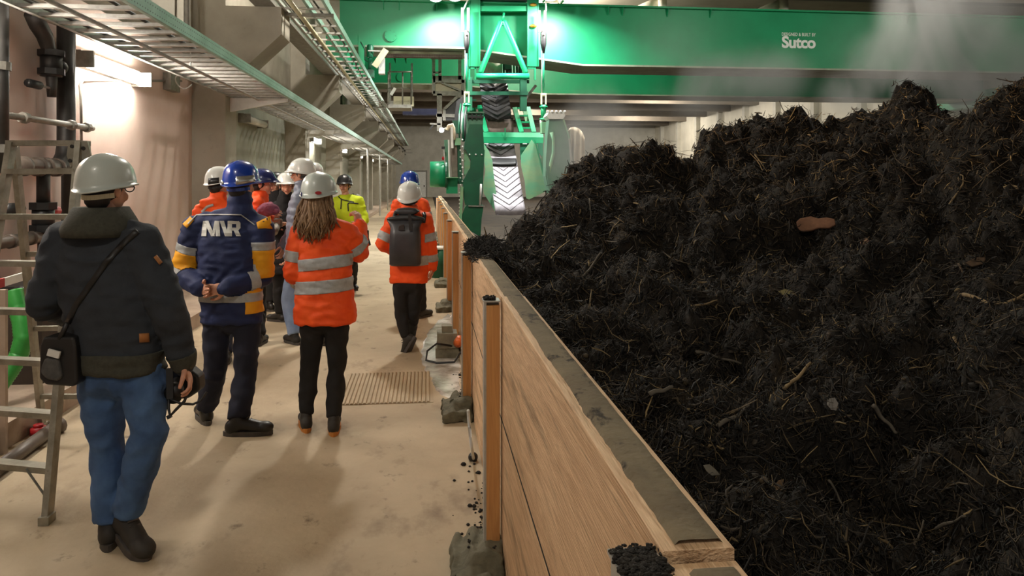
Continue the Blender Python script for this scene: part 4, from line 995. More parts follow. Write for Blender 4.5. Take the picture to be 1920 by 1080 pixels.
# lumps pushed sideways so the surface is not a pure height field
sx = 0.10 * vnoise(GX * 7 + 31, GY * 7, 11) * np.clip((GX - 0.43) / 0.4, 0, 1); sy = 0.10 * vnoise(GX * 7, GY * 7 + 77, 12)
V = np.stack([np.maximum(GX + sx, 0.436), GY + sy, GZ], -1).reshape(-1, 3)
ii = np.arange(NXg - 1)[:, None] * NYg + np.arange(NYg - 1)[None, :]
Q = np.stack([ii, ii + NYg, ii + NYg + 1, ii + 1], -1).reshape(-1, 4)
def np_mesh(name, V, faces):
    me = bpy.data.meshes.new(name); k = faces.shape[1]
    me.vertices.add(len(V)); me.vertices.foreach_set('co', V.astype(np.float32).ravel())
    me.loops.add(faces.size); me.loops.foreach_set('vertex_index', faces.astype(np.int32).ravel())
    me.polygons.add(len(faces)); me.polygons.foreach_set('loop_start', np.arange(0, faces.size, k, dtype=np.int32)); me.polygons.foreach_set('loop_total', np.full(len(faces), k, np.int32))
    me.update(calc_edges=True); return me
HEAP_O = Vector((6, 7, 0))
heap_me = np_mesh('compost_heap', V - np.array(HEAP_O), Q)
MAT['compost'] = M('dark_compost', (24, 22, 20), (46, 40, 33), rough=0.85, scale=9, bump=1.0, bscale=70, lo=0.3, hi=0.75, spec=0.25)
second_stain(MAT['compost'], (70, 58, 40), 3.0, 0.58, 0.8)
heap_me.materials.append(MAT['compost']); heap_me.shade_smooth()
heap = link('compost_heap', heap_me, None, HEAP_O)
tag(heap, 'great dark heap of steaming compost behind the wooden barrier', 'heap', None, 'stuff')
sub = 3
subV = V.reshape(NXg, NYg, 3)[::2, ::2]; a_, b_ = subV.shape[:2]
jj = np.arange(a_ - 1)[:, None] * b_ + np.arange(b_ - 1)[None, :]
subQ = np.stack([jj, jj + b_, jj + b_ + 1, jj + 1], -1).reshape(-1, 4)
HB = BVHTree.FromPolygons(subV.reshape(-1, 3).tolist(), subQ.tolist())
# fibres
Nm = np.zeros_like(V).reshape(NXg, NYg, 3); Vg = V.reshape(NXg, NYg, 3)
dx_ = np.gradient(Vg, axis=0); dy_ = np.gradient(Vg, axis=1); Nm = np.cross(dx_, dy_); Nm /= np.linalg.norm(Nm, axis=2, keepdims=True) + 1e-9
area = np.linalg.norm(np.cross(dx_, dy_), axis=2)
eye = np.array([0, 0, EYE]); toe = eye - Vg; dist = np.linalg.norm(toe, axis=2)
facing = np.clip((Nm * toe).sum(2) / dist, 0, 1) + 0.25
wgt = area * facing / np.clip(dist, 1.2, 30) ** 1.6 * (GZ > 0.05)
# keep to what could be seen from around here
ang = np.arctan2(Vg[..., 0], Vg[..., 1])
wgt *= (ang < math.radians(50)); wgt = (wgt / wgt.sum()).ravel()
def strands(N, Lr, Rr, pal, pw, name, label, up=0.25, segs=3, seed=3):
    r = np.random.default_rng(seed)
    idx = r.choice(len(wgt), N, p=wgt)
    base = Vg.reshape(-1, 3)[idx] + r.normal(0, 0.02, (N, 3)); nn = Nm.reshape(-1, 3)[idx]; ds = dist.ravel()[idx]
    t = r.normal(0, 1, (N, 3)); t -= nn * (t * nn).sum(1, keepdims=True) * (1 - up * r.random((N, 1)))
    t /= np.linalg.norm(t, axis=1, keepdims=True)
    L = r.uniform(*Lr, N) * np.clip(0.45 + ds / 8, 0.5, 1.6); R = r.uniform(*Rr, N) * np.clip(0.4 + ds / 6, 0.5, 2.0)
    s = np.cross(t, nn + r.normal(0, 0.2, (N, 3))); s /= np.linalg.norm(s, axis=1, keepdims=True) + 1e-9
    b = np.cross(s, t)
    curl = r.normal(0, 0.28, N) * L; curl2 = r.normal(0, 0.22, N) * L
    rings = []; K = segs + 1
    for k in range(K):
        f = k / segs
        c = base + t * ((f - 0.5) * L)[:, None] + s * (curl * (f - 0.5) ** 2 * 2)[:, None] + b * (curl2 * (f * f - f * 0.5))[:, None] + nn * (0.35 * R + 0.008)[:, None]
        rad = R * (0.55 if k in (0, segs) else 1.0)
        for j in range(3):
            a = 2 * math.pi * j / 3 + k * 0.3
            rings.append(c + s * (np.cos(a) * rad)[:, None] + b * (np.sin(a) * rad)[:, None])
    P_ = np.stack(rings, 1)                      # N, K*3, 3
    f = []
    for k in range(segs):
        for j in range(3):
            j2 = (j + 1) % 3; f.append((k * 3 + j, k * 3 + j2, (k + 1) * 3 + j2, (k + 1) * 3 + j))
    f = np.array(f); F_ = (np.arange(N)[:, None, None] * (K * 3) + f[None]).reshape(-1, 4)
    me = np_mesh(name, P_.reshape(-1, 3) - np.array(HEAP_O), F_)
    pal = np.array([lin(c) for c in pal]); ci = r.choice(len(pal), N, p=pw); colr = pal[ci] * r.uniform(0.6, 1.35, (N, 1))
    dry = np.clip((base[:, 2:3] - 1.2) / 1.5, 0, 1); colr = colr * (1 + dry * np.array([[1.25, 0.9, 0.5]]))     # drier and browner material on the upper mounds
    ca = me.color_attributes.new('tint', 'FLOAT_COLOR', 'POINT')
    ca.data.foreach_set('color', np.repeat(np.c_[colr, np.ones(N)], K * 3, axis=0).astype(np.float32).ravel())
    me.materials.append(MAT['fibre'])
    o = link(name, me, heap, HEAP_O); tag(o, label, None, None, 'stuff'); return o
m = M('plant_fibre', (50, 45, 38), rough=0.75, spec=0.3); MAT['fibre'] = m
at = m.node_tree.nodes.new('ShaderNodeAttribute'); at.attribute_name = 'tint'; m.node_tree.links.new(at.outputs['Color'], m.node_tree.nodes['Principled BSDF'].inputs['Base Color'])
PAL = [(25, 24, 23), (41, 38, 34), (62, 55, 46), (80, 69, 53), (112, 96, 68), (150, 130, 94)]
strands(98000, (0.025, 0.11), (0.0010, 0.0032), PAL, [0.34, 0.28, 0.20, 0.12, 0.05, 0.01], 'plant_fibre', 'dark fibrous strands', 0.35, 2, 3)
strands(15000, (0.02, 0.07), (0.003, 0.007), PAL, [0.40, 0.30, 0.18, 0.08, 0.03, 0.01], 'wood_shred', 'dark shredded wood', 0.5, 2, 4)
strands(2200, (0.08, 0.26), (0.002, 0.0048), PAL, [0.0, 0.16, 0.30, 0.32, 0.17, 0.05], 'straw', 'pale straw and twigs', 0.4, 3, 5)
def clods(N, seed):
    r = np.random.default_rng(seed); idx = r.choice(len(wgt), N, p=wgt); ds = dist.ravel()[idx]
    base = Vg.reshape(-1, 3)[idx]; R = r.uniform(0.004, 0.015, N) * np.clip(0.4 + ds / 6, 0.5, 2.0)
    bm = bmesh.new(); bmesh.ops.create_icosphere(bm, subdivisions=1, radius=1.0); iv = np.array([q.co[:] for q in bm.verts]); jf = np.array([[q.index for q in f.verts] for f in bm.faces]); bm.free()
    sc_ = r.uniform(0.6, 1.5, (N, 1, 3)); P_ = iv[None] * sc_ * R[:, None, None] * r.uniform(0.6, 1.25, (N, len(iv), 1)) + base[:, None, :]
    F_ = (np.arange(N)[:, None, None] * len(iv) + jf[None]).reshape(-1, 3)
    me = np_mesh('compost_clod', P_.reshape(-1, 3) - np.array(HEAP_O), F_); pal = np.array([lin(c) for c in PAL[:4]])
    colr = pal[r.choice(4, N, p=[0.4, 0.35, 0.17, 0.08])] * r.uniform(0.6, 1.3, (N, 1)); ca = me.color_attributes.new('tint', 'FLOAT_COLOR', 'POINT')
    ca.data.foreach_set('color', np.repeat(np.c_[colr, np.ones(N)], len(iv), axis=0).astype(np.float32).ravel()); me.materials.append(MAT['fibre'])
    o = link('compost_clod', me, heap, HEAP_O); tag(o, 'dark crumbly clods', None, None, 'stuff')
clods(9000, 8)
# overhang of strands lying over the barrier top
def hang(n, seed):
    r = random.Random(seed); mb = MB()
    for i in range(n):
        y = r.triangular(4.7, 6.05, 5.6); k = 1 - min(1, abs(y - 5.5) / 0.7)
        x = 0.50 - 0.20 * r.random() ** (1.6 - 0.8 * k); z = ZT + 0.012 + 0.03 * k * r.random() + (0.02 if x > 0.4 else 0)
        if x < 0.31: z = ZT + 0.02 - r.random() * 0.05
        t = Vector((r.gauss(0, 1), r.gauss(0, 1), r.gauss(0, 0.35))).normalized(); L = r.uniform(0.03, 0.12); p = Vector((x, y, z)); q = Vector((r.gauss(0, 0.02), r.gauss(0, 0.02), r.gauss(0, 0.02)))
        mb.tube([p - t * L / 2, p + q, p + t * L / 2], [0.0015, r.uniform(0.002, 0.005), 0.0015], 3)
    return mb
MAT['dfibre'] = M('dark_fibre', (36, 32, 27), (20, 18, 16), rough=0.85, scale=30)
o = hang(2600, 5).build('plant_fibre', MAT['dfibre'], None); tag(o, 'dark fibres spilling over the barrier top beside the second post', 'compost', None, 'stuff')
mb = MB()
for i in range(150):
    y = random.triangular(4.9, 6.0, 5.6); k = 1 - min(1, abs(y - 5.6) / 0.7); r = random.uniform(0.010, 0.024)
    mb.ell((random.uniform(0.35, 0.47), y, ZT + 0.005 + 0.02 * k * random.random()), (r, r * 1.3, r * 0.7), None, 7, 5)
o = mb.build('compost_clods', MAT['compost'], None); tag(o, 'dark clods heaped on the barrier top under the spilling fibres', 'compost', None, 'stuff')

# pieces that can be picked out on the heap
LAST = [9.0]
def hit(u, v):
    p = W(u, v, 10.0); o = Vector((0, 0, EYE)); d = (p - o).normalized()
    h = HB.ray_cast(o, d)
    if h[0] is not None: LAST[0] = h[0].x * SA + h[0].y * CA
    return (h[0], h[1]) if h[0] is not None else (W(u, v, LAST[0]), Vector((0, 0, 1)))
def twig(px, r, m, label, group=None, name='twig'):
    pts = []
    for u, v in px:
        h, nn = hit(u, v); pts.append(h + nn * 0.0 + (Vector((0, 0, EYE)) - h).normalized() * 0.08)
    ds = sorted((q - Vector((0, 0, EYE))).length for q in pts); md = ds[len(ds) // 2]
    pts = [Vector((0, 0, EYE)) + (q - Vector((0, 0, EYE))).normalized() * (md + max(-0.12, min(0.12, (q - Vector((0, 0, EYE))).length - md))) for q in pts]
    fine = []
    for i in range(len(pts) - 1):
        for k in range(4): fine.append(pts[i].lerp(pts[i + 1], k / 4) + Vector((0, 0, 0.004 * math.sin(i * 4 + k))))
    fine.append(pts[-1])
    rs = [r * (1 - 0.45 * i / len(fine)) for i in range(len(fine))]
    return tag(MB().tube(fine, rs, 6).build(name, m, None, True), label, 'twig', group)
TW1 = M('pale_twig', (150, 128, 92), (112, 92, 64), rough=0.8, scale=20); TW2 = M('brown_twig', (92, 72, 52), (66, 52, 38), rough=0.85, scale=20); TW3 = M('grey_twig', (104, 96, 84), (78, 72, 62), rough=0.85, scale=20)
twig([(1779, 385), (1795, 362), (1806, 345), (1806, 330), (1800, 328)], 0.009, TW1, 'pale hooked stem on the heap right of the flat brown slab')
twig([(1806, 552), (1850, 566), (1885, 570), (1920, 552)], 0.011, TW1, 'long pale bent twig at the right picture edge half way down the heap')
twig([(1797, 495), (1812, 525), (1850, 553)], 0.009, TW2, 'thin brown twig just above the long pale bent twig')
twig([(1788, 632), (1800, 655), (1808, 668)], 0.008, TW1, 'short pale twig below the long pale bent twig')
twig([(1291, 578), (1320, 570), (1345, 563)], 0.008, TW1, 'bright straight straw near the middle of the heap')
twig([(1087, 528), (1105, 505), (1126, 474)], 0.012, TW3, 'forked grey stick low on the heap near the barrier')
twig([(1036, 594), (1050, 584), (1065, 573)], 0.013, TW3, 'short grey stick on the heap right behind the barrier top')
twig([(1305, 660), (1340, 667), (1390, 682)], 0.010, TW3, 'long grey twig in the middle lower part of the heap')
twig([(1345, 800), (1380, 780), (1405, 760)], 0.008, TW3, 'grey twig low on the heap beside the barrier')
twig([(1218, 740), (1240, 732), (1262, 726)], 0.010, TW3, 'pale thick stick close behind the barrier in the lower heap')
twig([(1637, 760), (1650, 778), (1670, 800), (1682, 812)], 0.009, TW3, 'grey stick in the lower right of the heap pointing down')
twig([(1686, 1078), (1695, 1050), (1722, 1010), (1732, 975)], 0.004, TW3, 'thin curved stem at the bottom right of the heap')
twig([(1553, 900), (1570, 925), (1582, 955)], 0.005, TW3, 'thin twig near the bottom of the heap')
twig([(1605, 1000), (1630, 980), (1652, 965)], 0.005, TW3, 'thin straight twig at the bottom of the heap')
twig([(1755, 992), (1785, 978), (1810, 968)], 0.006, TW3, 'pale straight twig at the lower right of the heap')
twig([(1470, 730), (1495, 708), (1520, 680)], 0.010, TW1, 'pale stick in the right middle of the heap')
twig([(1255, 298), (1264, 288), (1258, 272)], 0.012, TW2, 'dark stub sticking up from the ridge left of the middle mound')
twig([(1690, 315), (1720, 345), (1765, 355)], 0.008, TW2, 'thin dark root on the upper right of the heap')
twig([(1448, 372), (1465, 385), (1500, 372), (1545, 365)], 0.007, TW2, 'thin root curving above the flat brown slab')
twig([(1360, 270), (1385, 262), (1410, 258)], 0.018, TW2, 'thick reddish root on the middle mound of the heap')
twig([(1105, 372), (1108, 405), (1100, 455)], 0.007, TW3, 'upright grey stem on the left slope of the heap')
twig([(1415, 290), (1432, 312), (1438, 322)], 0.009, TW1, 'pale straw on the middle mound of the heap')
def chip(px, th, m, label, cat, name):
    pts = [hit(u, v)[0] for u, v in px]; c = sum(pts, Vector()) / len(pts); view = (Vector((0, 0, EYE)) - c).normalized()
    # lie in a plane facing partly up
    cu = sum(u for u, v in px) / len(px); cv = sum(v for u, v in px) / len(px); d0 = c.y * CA + c.x * SA
    nn = (view * 0.6 + Vector((0, 0, 1)) * 0.5 + Vector((-0.2, -0.2, 0))).normalized()
    c = c + view * 0.13; out = []
    for u, v in px:
        dr_ = (W(u, v, 5) - Vector((0, 0, EYE))).normalized(); t = (c - Vector((0, 0, EYE))).dot(nn) / dr_.dot(nn); out.append(Vector((0, 0, EYE)) + dr_ * t)
    mb = MB().prism(out, -nn * th)
    o = mb.build(name, m, None)
    bv = o.modifiers.new('b', 'BEVEL'); bv.width = th * 0.3; bv.segments = 2
    return tag(o, label, cat)
chip([(1493, 415), (1500, 409), (1520, 405), (1534, 409), (1550, 407), (1565, 410), (1567, 421), (1555, 427), (1535, 427), (1520, 432), (1502, 434), (1494, 427)], 0.03, M('flat_brown_slab', (138, 98, 72), (112, 78, 58), rough=0.85, scale=14, bump=0.3), 'flat brown slab lying on the right middle of the heap', 'slab', 'wood_slab')
LF = M('yellowish_leaf', (132, 122, 78), (100, 92, 58), rough=0.7, scale=16)
chip([(1459, 546), (1472, 542), (1488, 546), (1502, 553), (1496, 558), (1480, 557), (1466, 552)], 0.004, LF, 'yellowish leaf on the heap below the flat brown slab', 'leaf', 'leaf')
chip([(1302, 660 + 45), (1316, 708), (1322, 716), (1312, 722), (1304, 714)], 0.004, M('reddish_chip', (128, 92, 66), rough=0.8), 'small reddish leaf on the lower heap near the barrier', 'leaf', 'leaf')
chip([(1318, 872), (1330, 870), (1342, 880), (1350, 890), (1335, 892), (1325, 884)], 0.003, M('grey_leaf', (110, 104, 92), (84, 80, 70), rough=0.8, scale=20), 'grey curled leaf low on the heap near the barrier', 'leaf', 'leaf')
chip([(1552, 748), (1565, 745), (1572, 756), (1568, 770), (1558, 768), (1550, 758)], 0.004, M('pale_grey_leaf', (136, 130, 124), (104, 100, 94), rough=0.8, scale=24), 'pale grey crumpled leaf in the lower right of the heap', 'leaf', 'leaf')
chip([(1448, 915), (1460, 900), (1470, 898), (1466, 918), (1452, 928), (1446, 925)], 0.004, M('brown_leaf', (104, 80, 50), (80, 60, 38), rough=0.8, scale=20), 'brown leaf at the bottom of the heap', 'leaf', 'leaf')
chip([(1880, 349), (1895, 345), (1912, 349), (1908, 356), (1886, 356)], 0.02, TW1, 'pale wood chip near the right picture edge high on the heap', 'wood chip', 'wood_chip')
chip([(1612, 452), (1624, 446), (1636, 452), (1632, 462), (1616, 464)], 0.02, M('pinkish_chip', (126, 96, 80), (100, 76, 62), rough=0.85, scale=20), 'pinkish wood chip right below the flat brown slab', 'wood chip', 'wood_chip')
chip([(1810, 492), (1830, 482), (1848, 482), (1846, 494), (1822, 500)], 0.02, TW2, 'brown bark chip on the heap at the start of the thin brown twig', 'wood chip', 'wood_chip')
# =================================================================== PEOPLE
SK = M('skin', (214, 160, 132), (196, 138, 112), rough=0.55, scale=18)
def second_bump(m, scale, strength=0.35):
    nt = m.node_tree; N = nt.nodes; L = nt.links; b = N['Principled BSDF']; old = b.inputs['Normal'].links[0].from_socket
    tc = N.new('ShaderNodeTexCoord'); nz = N.new('ShaderNodeTexNoise'); nz.inputs['Scale'].default_value = scale; L.new(tc.outputs['Object'], nz.inputs['Vector'])
    bp = N.new('ShaderNodeBump'); bp.inputs['Strength'].default_value = strength; bp.inputs['Distance'].default_value = 0.003; L.new(nz.outputs[0], bp.inputs['Height']); L.new(old, bp.inputs['Normal']); L.new(bp.outputs[0], b.inputs['Normal']); return m
HAIR_G = M('grey_hair', (120, 112, 104), (84, 78, 72), rough=0.7, scale=60, stretch=(4, 4, 1)); HAIR_B = M('dark_hair', (36, 28, 24), (24, 20, 18), rough=0.6, scale=60)
HAIR_L = M('brown_blond_hair', (96, 70, 48), (168, 132, 92), rough=0.55, scale=26, stretch=(5, 5, 0.9), lo=0.35, hi=0.75)
ORANGE = M('orange_hi_vis', (255, 92, 20), (246, 78, 14), rough=0.7, scale=9, bump=0.7, bscale=11, stretch=(1, 1, 1.2)); REFL = M('silver_reflective_tape', (176, 178, 178), (158, 160, 160), rough=0.45, scale=40)
YEL = M('yellow_hi_vis', (212, 232, 30), (196, 218, 24), rough=0.7, scale=9); AMBER = M('amber_panel', (240, 170, 24), (226, 152, 18), rough=0.7, scale=8)
NAVY = M('navy_work_jacket', (26, 40, 84), (20, 32, 70), rough=0.75, scale=7, bump=0.7, bscale=11, stretch=(1, 1, 1.2)); NAVYT = M('navy_trousers', (28, 32, 52), (22, 25, 42), rough=0.85, scale=8)
JEANS = M('blue_jeans', (78, 110, 154), (46, 72, 114), rough=0.9, scale=4, bump=0.6, bscale=12, bstretch=(1.4, 1.4, 1)); LJEANS = M('light_blue_jeans', (150, 170, 200), (124, 144, 178), rough=0.85, scale=6)
BLK = M('black_trousers', (24, 22, 22), (32, 29, 28), rough=0.9, scale=8); BLKC = M('black_coat', (26, 25, 27), (18, 18, 20), rough=0.9, scale=8)
CHAR = second_bump(M('charcoal_jacket', (50, 55, 62), (42, 47, 54), rough=0.9, scale=10, bump=0.6, bscale=9), 240); OLIVE = M('olive_knit', (70, 70, 60), (58, 58, 50), rough=0.95, scale=50, bump=0.3, bscale=160)
PUFF = M('grey_blue_puffer', (112, 120, 136), (96, 104, 122), rough=0.55, scale=6)
LEATH = M('black_leather', (26, 24, 22), (36, 33, 30), rough=0.45, scale=12); LEATHB = M('dark_dusty_leather', (52, 48, 42), (40, 37, 33), rough=0.7, scale=14); SOLE = M('orange_sole_edge', (190, 120, 50), rough=0.7); GREYSOLE = M('grey_sole', (84, 78, 74), (64, 60, 56), rough=0.8, scale=10)
HW = M('white_hard_hat', (226, 228, 224), (216, 218, 212), rough=0.28, scale=4, coat=0.3); HGY = M('pale_grey_hard_hat', (196, 204, 198), (186, 194, 188), rough=0.3, scale=4, coat=0.3)
HBL = M('blue_hard_hat', (24, 66, 170), (20, 56, 152), rough=0.22, scale=4, coat=0.5); HNV = M('dark_blue_hard_hat', (34, 44, 104), (28, 36, 88), rough=0.22, scale=4, coat=0.5); HBK = M('black_hard_hat', (40, 40, 42), (30, 30, 32), rough=0.35, scale=6)
GLS = MAT['black']; EYEW = M('eye_white', (235, 230, 225), rough=0.3); EYED = M('eye_dark', (40, 28, 22), rough=0.3); LIP = M('lip', (170, 96, 86), rough=0.5)
MAUVE = M('mauve_knit', (150, 84, 104), (124, 66, 86), rough=0.95, scale=24, bump=0.4, bscale=60)
EYEP = Vector((0, 0, EYE))

def facev(a):
    a = math.radians(a); return (Vector((SA, CA, 0)) * math.cos(a) + Vector((CA, -SA, 0)) * math.sin(a)).normalized()
def mat3(r, f, u): return Matrix((r, f, u)).transposed()
def segd(p, a, b):
    ab = b - a; t = max(0, min(1, (p - a).dot(ab) / max(ab.length_squared, 1e-9))); return (p - a - ab * t).length, t

def hand_mb(wrist, dirv, pn, curl=0.5, side=1, s=1.0, spread=0.10):
    """palm with four unequal bent fingers and a thumb from its side; pn = palm facing direction"""
    mb = MB(); d = dirv.normalized(); n = (pn - d * pn.dot(d)).normalized(); x = d.cross(n) * side
    R = mat3(x, d, n)
    mb.capsule(wrist - d * 0.03 * s, 0.026 * s, wrist + d * 0.01 * s, 0.025 * s, 10)
    mb.ell(wrist + d * 0.048 * s, (0.042 * s, 0.052 * s, 0.017 * s), R, 12, 8)
    for k, L in enumerate((0.074, 0.082, 0.077, 0.060)):
        off = (k - 1.5) * 0.0205 * s
        p = wrist + d * (0.086 - abs(k - 1.2) * 0.004) * s + x * off; fd = (d + x * (k - 1.5) * spread).normalized(); a = 0.0
        for j, fr in enumerate((0.45, 0.31, 0.24)):
            a += curl * (0.5 if j == 0 else 0.75)
            q = p + (fd * math.cos(a) + n * math.sin(a)) * L * fr * s
            mb.capsule(p, (0.0098 - 0.001 * j) * s, q, (0.009 - 0.001 * j) * s, 8); p = q
    p = wrist + d * 0.022 * s - x * 0.032 * s; a = 0
    for j, L in enumerate((0.042, 0.034, 0.026)):
        q = p + (d * (0.72 + 0.1 * j) - x * (0.62 - 0.35 * j) + n * (0.35 + 0.25 * curl * j)).normalized() * L * s
        mb.capsule(p, (0.0135 - 0.0015 * j) * s, q, (0.012 - 0.0015 * j) * s, 8); p = q
    return mb

def head_mb(c, f, s=1.0, tilt=0.0, roll=0.0):
    r = f.cross(Vector((0, 0, 1))).normalized(); u = Vector((0, 0, 1))
    q = Matrix.Rotation(-tilt, 3, r); f2 = (q @ f).normalized(); u2 = (q @ u).normalized(); R = mat3(r, f2, u2)
    mb = MB(); L = lambda x, y, z: c + R @ (Vector((x, y, z)) * s)
    mb.ell(L(0, -0.008, 0.025), (0.076 * s, 0.096 * s, 0.092 * s), R, 18, 12)
    mb.ell(L(0, 0.022, -0.045), (0.058 * s, 0.066 * s, 0.072 * s), R, 16, 10)
    mb.ell(L(0, 0.062, -0.094), (0.026 * s, 0.024 * s, 0.02 * s), R, 10, 7)
    mb.capsule(L(0, 0.090, 0.006), 0.010 * s, L(0, 0.112, -0.036), 0.015 * s, 8)
    for sx in (-1, 1):
        mb.ell(L(sx * 0.077, -0.012, -0.012), (0.010 * s, 0.020 * s, 0.033 * s), R, 8, 6)
        mb.ell(L(sx * 0.036, 0.078, 0.018), (0.026 * s, 0.014 * s, 0.010 * s), R, 8, 6)
        mb.ell(L(sx * 0.04, 0.066, -0.038), (0.022 * s, 0.02 * s, 0.024 * s), R, 8, 6)
    mb.ell(L(0, 0.084, -0.062), (0.024 * s, 0.012 * s, 0.010 * s), R, 8, 6)
    return mb, L, R

def hard_hat(par, L, R, mat, s=1.0, drop=0.0, visor=0.045, name='hard_hat', band=None, sticker=None, clip=None):
    rings = []; n = 36; prof = [(1.0, 0.0), (0.995, 0.16), (0.97, 0.34), (0.92, 0.52), (0.82, 0.70), (0.66, 0.84), (0.44, 0.945), (0.2, 0.99), (0.02, 1.0)]
    def pt(k, a, off=0.0, zoff=0.0):
        rad, z = prof[k]; ca, sa = math.cos(a), math.sin(a)       # a=0 right side, 90 = front
        low = max(0, 1 - z * 1.6)
        front = max(0, sa) ** 3; back = max(0, -sa)
        x = (0.116 + off) * rad * ca; y = (0.142 + off) * rad * sa - 0.004 + (visor * front * low ** 2)
        zz = 0.012 + 0.148 * z + zoff + low * (0.026 * max(0, sa) - 0.028 * back ** 1.5) - drop - 0.018 * front * low ** 2
        ridge = 0.006 * max(0, 1 - abs(ca * rad) / 0.18) * (1 if z > 0.5 else 0)
        return L(x, y, zz + ridge)
    outer = [[pt(k, 2 * math.pi * j / n) for j in range(n)] for k in range(len(prof))]
    lip = [[pt(0, 2 * math.pi * j / n, 0.008, -0.006) for j in range(n)], [pt(0, 2 * math.pi * j / n, 0.008, 0.003) for j in range(n)]]
    inner = [[pt(k, 2 * math.pi * j / n, -0.006, -0.006) for j in range(n)] for k in range(0, len(prof), 2)][::-1]
    hat = MB().loft(inner + lip + outer[0:]).build(name, mat, par, True)
    # rear head band and knob
    mb = MB(); pts = []
    for j in range(13):
        a = math.radians(200 + 140 * j / 12); pts.append(L(0.088 * math.cos(a), 0.108 * math.sin(a), -0.028 - drop - 0.012 * abs(math.sin(a)) ** 2))
    for j in range(12): mb.bar(pts[j], pts[j + 1], 0.006, 0.022)
    mb.build('head_band', band or MAT['black'], hat)
    if sticker:
        a, k, mt, w_ = sticker
        c = pt(k, math.radians(a), 0.001); nn = (c - L(0, 0, 0.02)).normalized(); t = nn.cross(R @ Vector((0, 0, 1))).normalized(); u = t.cross(nn)
        poly = [c + t * math.cos(b) * w_ + u * math.sin(b) * w_ * 0.5 for b in np.linspace(0, 2 * math.pi, 14, endpoint=False)]
        MB().prism([q - nn * 0.006 for q in poly], nn * 0.009).build('sticker', mt, hat)
    if clip:
        for (a0, a1, k0, mt) in clip:
            mb = MB(); rows = []
            for k in (0, 1, 2)[:k0]:
                rows.append([pt(k, math.radians(a0 + (a1 - a0) * j / 8), 0.004) for j in range(9)])
            rows2 = [[q - (q - L(0, 0, 0)).normalized() * 0.008 for q in row] for row in rows]
            ring = []
            for row, row2 in zip(rows, rows2): ring.append(row + row2[::-1])
            mb.loft(ring); mb.build('side_clip', mt, hat, True)
    return hat

def boot(par, ankle, toe, mat, sole, lifted=False, s=1.0, high=0.10):
    d = toe - ankle
    if not lifted: d.z = 0
    d = d.normalized(); up = Vector((0, 0, 1)) if not lifted else (Vector((0, 0, 1)) - d * d.z).normalized()
    r = d.cross(up).normalized(); R = mat3(r, d, up); base = ankle - up * 0.085 * s
    if not lifted: base.z = 0.0
    B = lambda x, y, z: base + R @ (Vector((x, y, z)) * s)
    mb = MB()
    mb.capsule(B(0, 0.0, 0.06), 0.044 * s, B(0, -0.005, 0.07 + high), 0.040 * s, 12)
    mb.ell(B(0, -0.03, 0.05), (0.042 * s, 0.05 * s, 0.05 * s), R); mb.capsule(B(0, 0.02, 0.07), 0.044 * s, B(0, 0.12, 0.045), 0.04 * s, 12)
    mb.ell(B(0, 0.155, 0.045), (0.047 * s, 0.06 * s, 0.036 * s), R)
    me = remesh(mb, 0.009, 3, 'boot'); me.materials.append(mat); b = link('boot', me, par, Vector((0, 0, 0)))
    out = []
    for i in range(20):
        a = 2 * math.pi * i / 20; y = 0.06 + 0.148 * math.sin(a); w_ = 0.044 + 0.010 * max(0, math.sin(a)) - 0.004 * max(0, -math.sin(a)) - 0.006 * math.exp(-((y - 0.03) / 0.03) ** 2); out.append((w_ * math.cos(a), y))
    MB().prism([B(x, y, 0.0) for x, y in out], up * 0.028 * s).build('sole', sole, b)
    # laces / heel tab
    for k in range(3): MB().bar(B(-0.022, 0.075 - 0.018 * k, 0.094 + 0.014 * k), B(0.022, 0.075 - 0.018 * k, 0.094 + 0.014 * k), 0.006, 0.006).build('lace', GREYSOLE, b)
    return b

def wrinkle(me, amp, freq, seed=0, zst=2.0):
    v, _ = mesh_arrays(me); nr = np.empty(len(v) * 3); me.vertices.foreach_get('normal', nr); nr = nr.reshape(-1, 3)
    out = np.empty_like(v); sv = Vector((seed * 7.3, seed * 3.1, 0))
    for i in range(len(v)):
        p = Vector(v[i]); q = Vector((p.x * freq, p.y * freq, p.z * freq * zst)) + sv
        a = noise.noise(q + Vector((noise.noise(q * 0.7), noise.noise(q * 0.7 + sv), 0)) * 1.2); b = noise.noise(q * 2.3)
        h = amp * (1.3 * (0.35 - abs(a)) + 0.45 * b); out[i] = v[i] + nr[i] * h
    me.vertices.foreach_set('co', out.ravel()); me.update(); me.shade_smooth()

def shell(me, name, mat, par, planes, keep, off=0.005, th=0.003):
    bm = bmesh.new(); bm.from_mesh(me)
    for co, no in planes:
        bmesh.ops.bisect_plane(bm, geom=bm.verts[:] + bm.edges[:] + bm.faces[:], plane_co=co, plane_no=no, clear_outer=True, dist=1e-6)
    bad = [f for f in bm.faces if not keep(f.calc_center_median())]
    bmesh.ops.delete(bm, geom=bad, context='FACES')
    if not bm.faces: bm.free(); return None
    bm.normal_update()
    cs = [(v, v.co + v.normal * off) for v in bm.verts]
    for v, c in cs: v.co = c
    bmesh.ops.solidify(bm, geom=bm.faces[:], thickness=th)
    m = bpy.data.meshes.new(name); bm.to_mesh(m); bm.free(); m.materials.clear(); m.materials.append(mat); m.shade_smooth()
    for p in m.polygons: p.material_index = 0
    return link(name, m, par, Vector((0, 0, 0)))

